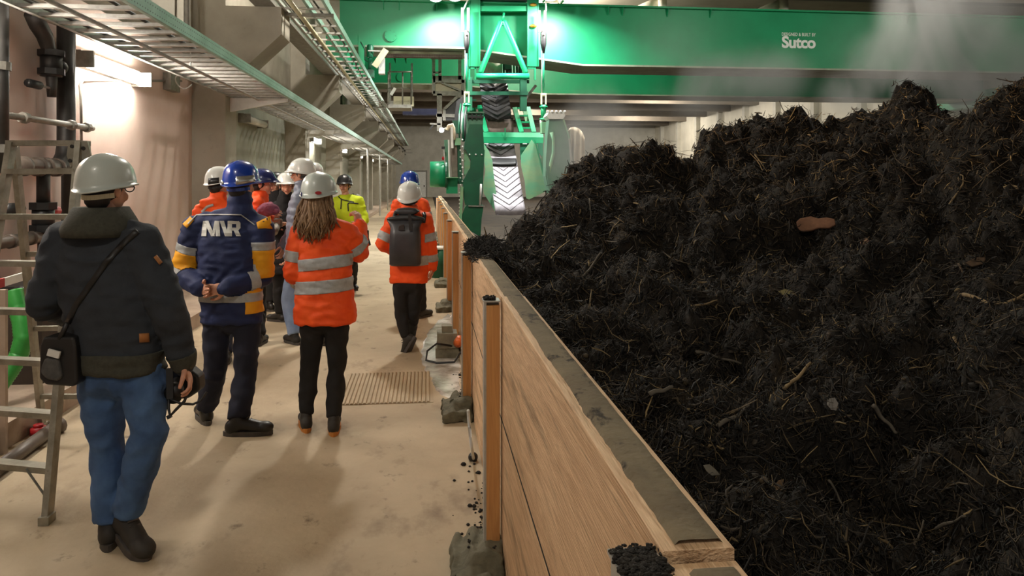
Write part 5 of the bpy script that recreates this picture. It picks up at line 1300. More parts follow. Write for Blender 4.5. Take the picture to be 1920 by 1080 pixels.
class Person: pass
def person(label, d, J, face, up, spec):
    """J: joints as (u, v, extra depth) read from the photograph at depth d; L/R are sides of the picture"""
    S = Person(); g = {}
    for k, q in J.items():
        if len(q) == 3 and q[2] == 'g': g[k] = G(q[0], q[1], 0.085 if k[0] == 'a' else 0.03)
        elif len(q) == 4: g[k] = PY(q[0], q[1], 1) if False else W(q[0], q[1], d + q[2])
        else: g[k] = W(q[0], q[1], d + (q[2] if len(q) > 2 else 0))
    S.g = g; S.d = d
    f = facev(face); sp = dict(hw=0.20, ww=0.19, cw=0.20, dp=0.64, sleeve=(0.078, 0.064, 0.050), leg=(0.09, 0.070, 0.058), pelvis=0.115, hem=0.05, vox=0.014, wr=0.015, jfreq=7.0, hs=1.0, tilt=0.0, collar=0.07, seed=len(label), high=0.03, lift=())
    sp.update(spec)
    root = g['al'].lerp(g['ar'], 0.5); root.z = 0
    t = thing('person', label, 'person', root); S.t = t
    hc = (g['hl'] + g['hr']) / 2; scn = (g['sl'] + g['sr']) / 2; nk = g['neck']
    lat = (g['sr'] - g['sl']); lat.z = 0; lat.normalize(); fw = Vector((-lat.y, lat.x, 0))
    lath = (g['hr'] - g['hl']); lath.z = 0; lath.normalize()
    S.lat, S.fw, S.hc, S.sc = lat, fw, hc, scn
    # ---- body (continuous)
    mb = MB()
    mb.capsule(hc + Vector((0, 0, 0.02)), 0.095, scn - Vector((0, 0, 0.10)), 0.09, 16); mb.capsule(g['sl'] * 0.8 + g['sr'] * 0.2 - Vector((0, 0, 0.03)), 0.055, g['sr'] * 0.8 + g['sl'] * 0.2 - Vector((0, 0, 0.03)), 0.055, 12)
    mb.capsule(scn - Vector((0, 0, 0.05)), 0.06, g['head'] - Vector((0, 0, 0.07)), 0.052, 14)
    for a in 'lr':
        mb.capsule(g['s' + a], 0.05, g['e' + a], 0.042); mb.capsule(g['e' + a], 0.042, g['w' + a], 0.028)
        mb.capsule(g['h' + a], 0.075, g['k' + a], 0.052); mb.capsule(g['k' + a], 0.05, g['a' + a], 0.035)
    me = remesh(mb, 0.018, 3, 'body')
    hm, L, R = head_mb(g['head'], f, sp['hs'], sp['tilt']); S.L, S.R = L, R
    he = remesh(hm, 0.0065 if d < 9 else 0.009, 2, 'head')
    parts = [me, he]
    for a in 'lr':
        if 'hand' + a in g:
            hd = sp.get('hand' + a, (f, 0.6))
            pn, curl = hd[0], hd[1]; dv = g['hand' + a] - g['w' + a]
            sd = hd[2] if len(hd) > 2 else (1 if a == 'r' else -1)
            parts.append(remesh(hand_mb(g['w' + a], dv, pn, curl, sd, 1.0), 0.0045 if d < 9 else 0.007, 2, 'hand'))
    bm = bmesh.new()
    for m_ in parts: bm.from_mesh(m_)
    out = bpy.data.meshes.new('body'); bm.to_mesh(out); bm.free(); out.materials.clear(); out.materials.append(SK); out.shade_smooth()
    for p in out.polygons: p.material_index = 0
    S.body = link('body', out, t, Vector((0, 0, 0)))
    # ---- trousers
    mb = MB(); l0, l1, l2 = sp['leg']
    mb.capsule(g['hl'].lerp(g['hr'], 0.22), sp['pelvis'], g['hr'].lerp(g['hl'], 0.22), sp['pelvis'], 16); mb.capsule(hc + Vector((0, 0, 0.0)), sp['pelvis'], hc + Vector((0, 0, 0.14)), sp['pelvis'], 16)
    for a in 'lr':
        an = g['a' + a] + (g['k' + a] - g['a' + a]).normalized() * 0.02
        mb.capsule(g['h' + a], l0, g['k' + a], l1, 14); mb.tube([g['k' + a], g['k' + a].lerp(an, 0.35), an], [l1, l1 * 1.0, l2], 14); mb.ell(g['k' + a], (l1, l1, l1))
    me = remesh(mb, sp['vox'], 3, 'trousers'); wrinkle(me, sp['wr'] * 1.0, 7.0, 3 + sp['seed'], 1.1); me.materials.append(sp['trm']); S.tr = link('trousers', me, t, Vector((0, 0, 0)))
    # ---- jacket
    mb = MB(); n = 28; rings = []
    dp = sp['dp']; hem = hc - Vector((0, 0, sp['hem'])); ax = (scn - hc)
    prof = [(hem, sp['hw'], dp * 1.0), (hc + ax * 0.12, sp['hw'] * 0.985, dp), (hc + ax * 0.38, sp['ww'], dp), (hc + ax * 0.68, sp['cw'], dp), (hc + ax * 0.88, sp['cw'] * 0.97, dp * 0.97), (scn + Vector((0, 0, 0.015)), sp['cw'] * 0.80, dp * 0.9), (nk.lerp(scn, 0.35), 0.10, 0.85)]
    for i, (c, w_, q) in enumerate(prof):
        ll = lath.lerp(lat, min(1, i / 3)).normalized(); ff = Vector((-ll.y, ll.x, 0)); row = []
        for j in range(n):
            a = 2 * math.pi * j / n; ca, sa = math.cos(a), math.sin(a); e = 2.0 / 2.4
            row.append(c + ll * w_ * math.copysign(abs(ca) ** e, ca) + ff * w_ * q * math.copysign(abs(sa) ** e, sa))
        rings.append(row)
    mb.loft(rings)
    r0, r1, r2 = sp['sleeve']
    for a in 'lr':
        mb.capsule(g['s' + a], r0, g['e' + a], r1, 16); mb.capsule(g['e' + a], r1, g['w' + a], r2, 16)
        mb.capsule(g['s' + a] + Vector((0, 0, r0 * 0.25)), r0 * 0.72, nk - Vector((0, 0, 0.03)), 0.05, 14)
    if sp['collar']: mb.tube([nk - Vector((0, 0, 0.06)), nk + (g['head'] - nk).normalized() * sp['collar'] * 0.6, nk + (g['head'] - nk).normalized() * sp['collar']], [0.095, 0.08, 0.078], 16)
    if 'hood' in sp: mb.ell(nk - f * 0.07 - Vector((0, 0, 0.04)), (0.11, 0.06, 0.06))
    me = remesh(mb, sp['vox'], 4, 'jacket')
    if sp.get('puffer'):
        v, _ = mesh_arrays(me); nr = np.empty(len(v) * 3); me.vertices.foreach_get('normal', nr); nr = nr.reshape(-1, 3)
        v = v + nr * (0.011 * np.abs(np.sin(v[:, 2] * math.pi / 0.075))[:, None] - 0.003); me.vertices.foreach_set('co', v.ravel()); me.update(); me.shade_smooth()
    wrinkle(me, sp['wr'], sp['jfreq'], sp['seed']); me.materials.append(sp['jm']); S.jk = link(sp.get('jname', 'jacket'), me, t, Vector((0, 0, 0))); S.jme = me
    v, fcs = mesh_arrays(me); S.bvh = BVHTree.FromPolygons(v.tolist(), fcs)
    S.cls = None
    def classify(p):
        ta = (p - hc).dot(ax) / ax.length_squared; c = hc + ax * max(-0.3, min(1, ta)); q = p - c
        dt = math.sqrt((q.dot(lat) / sp['cw']) ** 2 + (q.dot(fw) / (sp['cw'] * dp)) ** 2); best = ('torso', dt)
        for a in 'lr':
            x, tt = segd(p, g['s' + a], g['e' + a]); y, _ = segd(p, g['e' + a], g['w' + a])
            nrm = min(x / (r0 * 0.5 + r1 * 0.5), y / (r1 * 0.5 + r2 * 0.5))
            if x < r0 * 1.6 or y < r1 * 1.6:
                if nrm < best[1] * 1.02 and not (tt < 0.12 and y > x): best = ('arm' + a, nrm)
        return best[0]
    S.classify = classify
    # ---- boots, hat
    for a in 'lr':
        boot(t, g['a' + a], g['t' + a], sp.get('bm', LEATH), sp.get('sole', GREYSOLE), a in sp['lift'], sp.get('bs', 1.0), sp['high'])
    if 'hat' in sp: S.hat = hard_hat(t, L, R, sp['hat'], sp['hs'], **sp.get('hatk', {}))
    if 'hair' in sp:
        mb = MB(); mb.ell(L(0, -0.02, 0.02), (0.083 * sp['hs'], 0.094 * sp['hs'], 0.088 * sp['hs']), R, 16, 10); mb.ell(L(0, -0.052, -0.045), (0.062, 0.05, 0.055), R, 14, 8); mb.build('hair', sp['hair'], t, True)
    if sp.get('face'):
        for sx in (-1, 1):
            e = MB().ell(L(sx * 0.034, 0.082, 0.004), (0.014, 0.009, 0.008), R, 10, 7).build('eye', EYEW, t, True); MB().ell(L(sx * 0.034, 0.089, 0.004), (0.006, 0.005, 0.0065), R, 8, 6).build('iris', EYED, e, True)
        MB().ell(L(0, 0.094, -0.064), (0.024, 0.007, 0.007), R, 10, 6).build('mouth', LIP, t, True)
    if sp.get('glasses'):
        mb = MB()
        for sx in (-1, 1):
            cpt = [L(sx * 0.036 + 0.028 * math.cos(a), 0.104, 0.004 + 0.02 * math.sin(a)) for a in np.linspace(0, 2 * math.pi, 13)]
            mb.tube(cpt, 0.0028, 6); mb.tube([L(sx * 0.064, 0.102, 0.008), L(sx * 0.083, 0.06, 0.008), L(sx * 0.086, -0.01, 0.0)], 0.0028, 6)
        mb.tube([L(-0.009, 0.106, 0.006), L(0.009, 0.106, 0.006)], 0.0028, 6); mb.build('glasses', sp['glasses'] if not isinstance(sp['glasses'], bool) else GLS, t)
    return S
def sleeve_band(S, a, seg, t0, t1, mat, name='reflective_stripe', off=0.005):
    p, q = (S.g['s' + a], S.g['e' + a]) if seg == 'u' else (S.g['e' + a], S.g['w' + a])
    ax = (q - p).normalized()
    def keep(c):
        if S.classify(c) != 'arm' + a: return False
        du, _ = segd(c, S.g['s' + a], S.g['e' + a]); dl, _ = segd(c, S.g['e' + a], S.g['w' + a])
        return (du <= dl + 0.03) if seg == 'u' else (dl <= du + 0.03)
    return shell(S.jme, name, mat, S.jk, [(p.lerp(q, t0), -ax), (p.lerp(q, t1), ax)], keep, off)
def torso_band(S, v0, v1, mat, name='reflective_stripe', extra=(), off=0.005, tilt=0.0, z=None):
    z0, z1 = (EYE + (HZ - v1) / F * S.d, EYE + (HZ - v0) / F * S.d) if z is None else z
    c = S.hc.copy(); up = (Vector((0, 0, 1)) + S.lat * tilt).normalized()
    return shell(S.jme, name, mat, S.jk, [(Vector((c.x, c.y, z0)), -up), (Vector((c.x, c.y, z1)), up)] + list(extra), lambda p: S.classify(p) == 'torso', off)
def ray_on(bvh, u, v, default_d, off=0.006):
    dr = (W(u, v, 5) - EYEP).normalized(); h = bvh.ray_cast(EYEP, dr)
    if h[0] is None: return None
    return h[0] - dr * off
def strap_on(bvh, px, wpx, name, mat, par, d, n=14, off=0.007, th=0.005, closed_ends=True):
    """a flat strap laid along the surface of a garment"""
    P_ = [Vector((a, b)) for a, b in px]; seg = []
    for i in range(len(P_) - 1):
        for k in range(n): seg.append(P_[i].lerp(P_[i + 1], k / n))
    seg.append(P_[-1]); rings = []; last = None
    ws = wpx if isinstance(wpx, (list, tuple)) else None
    for i, p in enumerate(seg):
        t = (seg[min(i + 1, len(seg) - 1)] - seg[max(i - 1, 0)]).normalized(); nn = Vector((-t.y, t.x))
        w_ = wpx if ws is None else ws[0] + (ws[1] - ws[0]) * i / len(seg)
        row = []
        for o in (-0.5, 0, 0.5):
            q = p + nn * o * w_; h = ray_on(bvh, q.x, q.y, d, off)
            if h is None or (last is not None and (h - last).length > 0.25): h = (last if last is not None and False else W(q.x, q.y, ((last.x * SA + last.y * CA) if last is not None else d)))
            row.append(h)
        last = row[1]
        vd = (last - EYEP).normalized(); rings.append([row[0], row[1], row[2], row[2] + vd * th, row[1] + vd * th, row[0] + vd * th])
    return MB().loft(rings).build(name, mat, par, True)

# ------------------------------------------------------------------ the man in the dark jacket at the left
p1 = person('man in charcoal jacket and blue jeans with white hard hat walking beside the stepladder', 3.48, dict(
    head=(199, 354, 0), neck=(190, 402, 0), sl=(122, 452, 0.02), sr=(262, 455, -0.02), el=(82, 568, -0.02), er=(316, 578, -0.06), wl=(128, 590, 0.24), wr=(344, 684, 0.0), handr=(360, 722, -0.02), handl=(150, 585, 0.34),
    hl=(186, 700, 0.02), hr=(268, 700, -0.02), kl=(202, 835, 0.05), kr=(280, 812, -0.05), al=(205, 985, 'g'), ar=(236, 972, -0.02), tl=(212, 960, 'g'), tr=(262, 1000, -0.10)),
    16, 0, dict(jm=CHAR, trm=JEANS, hat=HGY, hatk=dict(visor=0.012, band=M('cream_band', (200, 190, 160), rough=0.6)), hw=0.212, ww=0.215, cw=0.218, sleeve=(0.095, 0.078, 0.054), leg=(0.100, 0.077, 0.064), pelvis=0.120, hem=-0.02, vox=0.0115, wr=0.017, jfreq=5.5, hair=HAIR_B, glasses=True, collar=0.02, bm=LEATHB, handr=(facev(250), 0.8), lift=('r',), bs=1.14, seed=4))
zc = lambda v, d: EYE + (HZ - v) / F * d
# olive collar, ribbed hem, patches
q1 = p1
MB().tube([q1.g['neck'] + Vector((0, 0, -0.10)), q1.g['neck'] + Vector((0, 0, -0.065)), q1.g['neck'] + Vector((0, 0, -0.02)), q1.g['neck'] + Vector((0, 0, 0.035)), q1.g['neck'] + Vector((0, 0, 0.032)), q1.g['neck'] + Vector((0, 0, -0.01))], [0.165, 0.172, 0.150, 0.118, 0.105, 0.10], 22).build('collar', OLIVE, q1.jk, True)
torso_band(q1, 655, 697, OLIVE, 'ribbed_hem', off=0.006)
sleeve_band(q1, 'r', 'l', 0.80, 1.05, OLIVE, 'cuff')
TAN = M('tan_leather_patch', (170, 112, 62), rough=0.6)
strap_on(q1.bvh, [(146, 433), (172, 433)], 7, 'label_patch', TAN, q1.jk, 3.4, 4); strap_on(q1.bvh, [(261, 634), (280, 633)], 17, 'round_patch', TAN, q1.jk, 3.4, 4)
strap_on(q1.bvh, [(291, 480), (302, 494)], 8, 'sleeve_patch', TAN, q1.jk, 3.4, 3)
bag = thing('shoulder_bag', 'small black and grey shoulder bag at the hip of the man in charcoal', 'bag', W(110, 724, 3.42))
def bx(u0, v0, u1, v1, d, t, m, nm, par):
    a = W(u0, v1, d); b = W(u1, v0, d); ds = Vector((SA, CA, 0)) * t
    mb = MB(); pts = [W(u0 + 8, v0, d), W(u1 - 4, v0, d), W(u1, v0 + 18, d), W(u1 + 3, v1 - 8, d), W(u1 - 6, v1, d), W(u0 + 12, v1 - 4, d), W(u0, v1 - 16, d), W(u0 + 2, v0 + 16, d)]
    o = mb.prism(pts, ds).build(nm, m, par); bv = o.modifiers.new('b', 'BEVEL'); bv.width = 0.012; bv.segments = 3; return o
bx(72, 632, 142, 726, 3.32, 0.12, MAT['black'], 'body', bag)
bx(74, 672, 112, 716, 3.305, 0.05, M('grey_mesh_pocket', (86, 86, 84), (66, 66, 66), rough=0.8, scale=30), 'pocket', bag)
MB().bar(W(90, 660, 3.30), W(112, 666, 3.30), 0.01, 0.03).build('white_tab', MAT['white_paint'], bag)
strap_on(q1.bvh, [(126, 606), (140, 575), (168, 535), (200, 490), (232, 455), (258, 432)], 11, 'strap', MAT['black'], bag, 3.36, 10, 0.006)
MB().tube([W(126, 606, 3.33), W(112, 636, 3.33)], 0.012, 6).build('strap_end', MAT['black'], bag, True)
cm = thing('camera', 'black camera with dangling strap held by the man in charcoal jacket', 'camera', W(340, 742, 3.5))
vdir = Vector((SA, CA, 0))
o = MB().prism([W(u, v, 3.56) for u, v in ((318, 700), (332, 686), (352, 690), (372, 706), (374, 732), (352, 748), (328, 750), (318, 740))], vdir * 0.08).build('body', MAT['black'], cm); bv = o.modifiers.new('b', 'BEVEL'); bv.width = 0.012; bv.segments = 3
MB().cyl(W(334, 722, 3.56), W(324, 742, 3.46), 0.042, 20).build('lens', MAT['black'], cm, True)
MB().tube([W(352, 735, 3.44), W(346, 752, 3.43), W(330, 768, 3.42), W(319, 780, 3.42), W(316, 765, 3.43), W(317, 742, 3.45)], 0.007, 6).build('strap', MAT['black'], cm, True)
MB().tube([W(319, 748, 3.44), W(340, 757, 3.46), W(362, 758, 3.47), W(375, 752, 3.48), W(388, 735, 3.5)], 0.006, 6).build('strap', MAT['black'], cm, True)
MB().bar(W(318, 690, 3.46), W(319, 748, 3.44), 0.03, 0.008, (0, 1, 0)).build('wrist_strap', MAT['black'], cm)
MB().tube([W(316, 778, 3.42), W(319, 784, 3.42)], 0.012, 6).build('buckle', MAT['black'], cm)

# ------------------------------------------------------------------ the man in the navy jacket
SILV = M('silver_side_clip', (190, 190, 186), rough=0.25, metal=0.8, scale=6)
p2 = person('man in navy and amber work jacket with blue hard hat and hands behind his back', 5.12, dict(
    head=(452, 345, 0), neck=(450, 386, 0), sl=(366, 428, 0.0), sr=(490, 428, 0.0), el=(343, 512, 0.02), er=(490, 518, 0.02), wl=(376, 540, -0.18), wr=(424, 540, -0.18), handl=(393, 546, -0.24), handr=(398, 544, -0.21),
    hl=(405, 592, 0), hr=(465, 592, 0), kl=(405, 690, 0.0), kr=(460, 700, -0.02), al=(386, 768, 0.12), ar=(446, 792, 'g'), tl=(378, 775, 0.25), tr=(492, 806, 'g')),
    8, 0, dict(jm=NAVY, trm=NAVYT, hat=HBL, hatk=dict(band=HBL, clip=[(-72, -10, 3, SILV), (195, 240, 2, SILV)]), hw=0.208, ww=0.20, cw=0.205, sleeve=(0.088, 0.080, 0.058), leg=(0.096, 0.074, 0.068), pelvis=0.12, hem=0.045, vox=0.0125, wr=0.015, hair=HAIR_B, collar=0.10, bm=LEATH, handl=(facev(180), 0.8, 1), handr=(facev(0), 0.8, -1), seed=9, bs=1.1))
SB = REFL
sleeve_band(p2, 'l', 'u', 0.36, 0.53, SB); sleeve_band(p2, 'l', 'u', 0.53, 0.86, AMBER, 'amber_panel', 0.004); sleeve_band(p2, 'l', 'u', 0.86, 1.08, SB)
sleeve_band(p2, 'r', 'u', 0.26, 0.43, SB); sleeve_band(p2, 'r', 'u', 0.43, 1.0, AMBER, 'amber_panel', 0.004); sleeve_band(p2, 'r', 'l', 0.20, 0.45, SB)
torso_band(p2, 546, 562, SB)
torso_band(p2, 520, 584, AMBER, 'amber_panel', [(p2.hc + p2.lat * 0.13, -p2.lat)], 0.0035)
strap_on(p2.bvh, [(352, 420), (368, 403), (410, 402), (452, 403), (478, 422)], 2.2, 'piping', REFL, p2.jk, 5.0, 10, 0.006, 0.004)
strap_on(p2.bvh, [(482, 423), (497, 419), (509, 417)], [12, 26], 'shoulder_panel', AMBER, p2.jk, 5.0, 8, 0.006, 0.004)
strap_on(p2.bvh, [(346, 424), (354, 416), (360, 409)], [12, 10], 'shoulder_panel', AMBER, p2.jk, 5.0, 8, 0.006, 0.004)
def garment_text(S, body, u0, v0, u1, v1, mat, par, bold, space):
    me = text_mesh(body, bold, 0.0, space); bm = bmesh.new(); bm.from_mesh(me); bmesh.ops.triangulate(bm, faces=bm.faces[:])
    for _ in range(2): bmesh.ops.subdivide_edges(bm, edges=[e for e in bm.edges if e.calc_length() > 0.08], cuts=1)
    bm.to_mesh(me); bm.free(); v, _ = mesh_arrays(me); mn = v.min(0); mx = v.max(0); out = []
    for q in v:
        a = (q[0] - mn[0]) / (mx[0] - mn[0]); b = (q[1] - mn[1]) / (mx[1] - mn[1])
        h = ray_on(S.bvh, u0 + a * (u1 - u0), v1 + b * (v0 - v1), S.d, 0.007); out.append(tuple(h if h is not None else W(u0 + a * (u1 - u0), v1 + b * (v0 - v1), S.d)))
    me.vertices.foreach_set('co', np.array(out).ravel()); me.update(); me.materials.clear(); me.materials.append(mat); me.name = 'lettering'
    return link('lettering', me, par, Vector((0, 0, 0)))
def garment_polys(S, polys, mat, par, label, off=0.007):
    mb = MB()
    for q in polys:
        n = 5; a, b, c, d_ = [Vector(x) for x in q]; grid = []
        for i in range(n + 1):
            l_ = a.lerp(d_, i / n); r_ = b.lerp(c, i / n)
            for j in range(n + 1):
                p = l_.lerp(r_, j / n); h = ray_on(S.bvh, p.x, p.y, S.d, off); grid.append(h if h is not None else W(p.x, p.y, S.d))
        mb.add(grid, [(i * (n + 1) + j, i * (n + 1) + j + 1, (i + 1) * (n + 1) + j + 1, (i + 1) * (n + 1) + j) for i in range(n) for j in range(n)])
    o = mb.build('lettering', mat, par); sm = o.modifiers.new('s', 'SOLIDIFY'); sm.thickness = 0.003; sm.offset = -1
    return tag(o, label)
T, B_ = 414.0, 443.0
LET = [((381, T), (389, T), (387, B_), (378, B_)), ((382, T), (391, T), (403, B_), (396, B_)), ((403, T), (406.5, T), (402, B_), (396.5, B_)), ((403, T), (411, T), (413, B_), (405, B_)),
       ((412, T), (420, T), (429, B_), (422, B_)), ((428.5, T), (430.5, T), (429, B_), (424, B_)),
       ((427, T), (435, T), (435, B_), (427, B_)), ((435, T), (447, T + 1), (447, T + 6), (435, T + 6)), ((443, T + 5), (451, T + 4), (451, T + 14), (443, T + 13)), ((447, T), (451, T + 4), (449, T + 6), (443, T + 6)), ((435, T + 13), (451, T + 13), (447, T + 18), (435, T + 18.5)), ((438, T + 18), (446, T + 17), (452, B_), (443, B_))]
garment_polys(p2, LET, M('grey_lettering', (196, 196, 190), rough=0.6), p2.jk, 'grey lettering across the back')

# ------------------------------------------------------------------ woman with the long hair
p8 = person('woman with long brown hair under a grey hard hat in an orange reflective jacket', 5.16, dict(
    head=(598, 366, 0), neck=(602, 405, 0), sl=(563, 438, 0), sr=(652, 438, 0), el=(550, 512, -0.02), er=(674, 474, 0.08), wl=(566, 532, 0.2), wr=(673, 424, 0.2), handr=(670, 402, 0.22), handl=(574, 536, 0.28),
    hl=(587, 596, 0), hr=(632, 596, 0), kl=(580, 690, 0.0), kr=(631, 692, 0.0), al=(574, 782, 'g'), ar=(626, 788, 'g'), tl=(566, 765, 'g'), tr=(630, 766, 'g')),
    10, 0, dict(jm=ORANGE, trm=BLK, hat=HGY, hatk=dict(sticker=(-62, 1, MAT['red'], 0.022), clip=[(190, 235, 2, HNV)]), hw=0.212, ww=0.188, cw=0.185, sleeve=(0.078, 0.068, 0.056), leg=(0.086, 0.062, 0.050), pelvis=0.110, hem=0.035, vox=0.0125, wr=0.015, collar=0.05, bm=LEATHB, sole=SOLE, handr=(facev(300), 1.3), handl=(facev(90), 0.7), seed=6))
torso_band(p8, 480, 502, REFL, tilt=-0.12); torso_band(p8, 522, 546, REFL, tilt=-0.08)
sleeve_band(p8, 'l', 'u', 0.45, 0.72, REFL); sleeve_band(p8, 'l', 'l', 0.25, 0.6, REFL); sleeve_band(p8, 'r', 'u', 0.50, 0.85, REFL)
# hair locks
rh = random.Random(3); mb = MB(); L = p8.L
for i in range(230):
    a = math.radians(rh.uniform(172, 368)); rr = rh.uniform(0.7, 1.0)
    x0, y0 = 0.082 * math.cos(a) * rr, 0.095 * math.sin(a) * rr
    ln = rh.uniform(0.24, 0.37) * (0.74 + 0.26 * abs(math.sin(a))); fl = rh.uniform(0.9, 1.75)
    pts = []; ph = rh.uniform(0, 6)
    for k in range(7):
        f_ = k / 6
        pts.append(L(x0 * (1 + (fl - 0.7) * f_ * 0.9) + 0.03 * math.sin(ph + f_ * 7) * f_, y0 * (1 + 0.35 * f_) - 0.01 - 0.035 * f_, 0.035 - ln * f_))
    r0 = rh.uniform(0.006, 0.012)
    mb.tube(pts, [r0, r0 * 1.1, r0 * 1.15, r0 * 1.1, r0, r0 * 0.7, r0 * 0.25], 5)
mb.ell(L(0, -0.02, 0.0), (0.080, 0.09, 0.09), p8.R)
mb.build('hair', HAIR_L, p8.t, True)
k = thing('compact_camera', 'small black camera held in front of the woman in orange jacket', 'camera', W(686, 462, 5.4))
o = MB().cbox(W(685, 440, 5.42), (0.05, 0.05, 0.07)).build('body', MAT['black'], k); bv = o.modifiers.new('b', 'BEVEL'); bv.width = 0.008
MB().cyl(W(686, 446, 5.42), W(690, 460, 5.40), 0.022, 12).build('lens', MAT['black'], k, True)

# ------------------------------------------------------------------ backpack walker and the man in front
p12 = person('person in orange jacket and white hard hat walking away with a dark backpack', 7.45, dict(
    head=(768, 370, 0), neck=(768, 394, 0), sl=(738, 411, 0), sr=(796, 411, 0), el=(716, 458, -0.03), er=(807, 460, 0), wl=(738, 470, 0.2), wr=(811, 500, 0.04), handr=(810, 514, 0.06), handl=(744, 470, 0.28),
    hl=(752, 528, 0), hr=(781, 528, 0), kl=(751, 588, 0.0), kr=(775, 592, 0.05), al=(763, 636, -0.05), ar=(769, 636, 0.38), tl=(755, 652, -0.02), tr=(770, 630, 0.55)),
    4, 0, dict(jm=ORANGE, trm=BLK, hat=HW, hw=0.19, ww=0.185, cw=0.188, sleeve=(0.080, 0.066, 0.052), leg=(0.084, 0.058, 0.047), pelvis=0.106, hem=0.01, vox=0.014, collar=0.05, tilt=-0.25, bm=LEATHB, lift=('l',), handr=(facev(270), 0.6), handl=(facev(90), 0.6), seed=12))
sleeve_band(p12, 'l', 'u', 0.55, 0.85, REFL); sleeve_band(p12, 'r', 'u', 0.55, 0.85, REFL); sleeve_band(p12, 'r', 'l', 0.4, 0.72, REFL); torso_band(p12, 478, 496, REFL)
bp = thing('backpack', 'dark grey roll top backpack on the back of the walker in orange', 'backpack', W(760, 498, 7.22))
def ringrect(c, hw, hd, n=20, e=0.5):
    row = []
    for j in range(n):
        a = 2 * math.pi * j / n; ca, sa = math.cos(a), math.sin(a)
        row.append(c + p12.lat * hw * math.copysign(abs(ca) ** e, ca) + p12.fw * hd * math.copysign(abs(sa) ** e, sa))
    return row
BK = M('dark_grey_tarpaulin', (58, 58, 62), (40, 40, 43), rough=0.38, scale=5, bump=0.2, bscale=12)
db = 7.26
rg = []
for v, hw, hd in ((498, 0.138, 0.06), (494, 0.150, 0.09), (470, 0.152, 0.10), (440, 0.146, 0.10), (428, 0.140, 0.085), (420, 0.155, 0.06), (413, 0.178, 0.045)): rg.append(ringrect(W(760, v, db), hw, hd))
MB().loft(rg).build('body', BK, bp, True)
rg = [ringrect(W(761, v, db), hw, hd) for v, hw, hd in ((415, 0.178, 0.035), (411, 0.186, 0.05), (408, 0.176, 0.05), (405, 0.11, 0.045), (402, 0.05, 0.04))]
MB().loft(rg).build('roll_top', MAT['black'], bp, True)
rg = [ringrect(W(763, v, db + 0.03), hw, hd) for v, hw, hd in ((405, 0.045, 0.05), (400, 0.10, 0.065), (396, 0.125, 0.07), (391, 0.09, 0.06), (389, 0.03, 0.03))]
MB().loft(rg).build('top_bulge', BK, bp, True)
MB().bar(W(768, 402, 7.14), W(770, 432, 7.14), 0.03, 0.01, (0, 1, 0)).build('buckle_strap', MAT['black'], bp)
MB().prism([W(748, 424, 7.15), W(757, 421, 7.15), (W(759, 432, 7.15)), W(747, 432, 7.15)], Vector((SA, CA, 0)) * 0.02).build('patch', MAT['black'], bp)
for sx, ux in ((-1, 742), (1, 794)): strap_on(p12.bvh, [(ux, 418), (ux + 2 * sx, 404), (ux, 398)], 7, 'shoulder_strap', MAT['black'], bp, 7.4, 5, 0.012)
p11 = person('man in blue hard hat and orange jacket walking in front of the backpack walker', 9.1, dict(
    head=(768, 345, 0), neck=(770, 367, 0), sl=(746, 384, 0), sr=(793, 384, 0), el=(737, 420, 0), er=(803, 422, 0), wl=(748, 445, 0.1), wr=(806, 458, 0.05), handr=(806, 470, 0.06),
    hl=(760, 478, 0), hr=(785, 478, 0), kl=(762, 530, 0), kr=(787, 532, 0), al=(764, 585, 'g'), ar=(791, 583, 'g'), tl=(762, 576, 'g'), tr=(796, 590, 'g')),
    -20, 0, dict(jm=ORANGE, trm=BLK, hat=HBL, hw=0.2, ww=0.19, cw=0.195, vox=0.018, hem=0.03, bm=LEATHB, hair=HAIR_G, handr=(facev(270), 0.5), seed=15))
sleeve_band(p11, 'r', 'u', 0.4, 0.75, REFL); torso_band(p11, 440, 452, REFL)

# ------------------------------------------------------------------ the group facing each other
p3 = person('man in white hard hat and orange jacket half hidden behind the navy jacket', 7.15, dict(
    head=(412, 344, 0), neck=(408, 372, 0), sl=(376, 397, 0), sr=(438, 400, 0), el=(374, 450, 0), er=(440, 455, 0), wl=(395, 480, 0.2), wr=(430, 480, 0.2),
    hl=(395, 510, 0), hr=(425, 510, 0), kl=(398, 590, 0), kr=(424, 590, 0), al=(400, 660, 'g'), ar=(424, 665, 'g'), tl=(404, 648, 'g'), tr=(430, 655, 'g')),
    35, 0, dict(jm=ORANGE, trm=NAVYT, hat=HW, hatk=dict(clip=[(-75, -30, 3, HBK)]), hood=1, hair=HAIR_B, vox=0.016, bm=LEATH, seed=17))
strap_on(p3.bvh, [(378, 398), (388, 388), (400, 384)], 5, 'reflective_stripe', REFL, p3.jk, 7.1, 6)
p4 = person('person in dark blue hard hat and orange vest facing right beside the navy jacket', 8.0, dict(
    head=(492, 345, 0), neck=(487, 368, 0), sl=(484, 385, -0.2), sr=(480, 385, 0.2), el=(488, 430, -0.24), er=(482, 425, 0.24), wl=(506, 408, -0.16), wr=(506, 408, 0.12), handl=(514, 402, -0.10), handr=(514, 402, 0.06),
    hl=(484, 495, -0.1), hr=(482, 495, 0.1), kl=(486, 565, -0.1), kr=(484, 565, 0.1), al=(486, 632, 'g'), ar=(482, 620, 'g'), tl=(502, 632, 'g'), tr=(498, 620, 'g')),
    80, 0, dict(jm=ORANGE, trm=BLK, hat=HNV, hair=HAIR_B, face=1, vox=0.016, hw=0.19, ww=0.185, cw=0.19, bm=LEATH, seed=19))
bn = thing('knit_bundle', 'mauve knitted bundle held by the person in dark blue hard hat', 'knitwear', W(505, 408, 7.85))
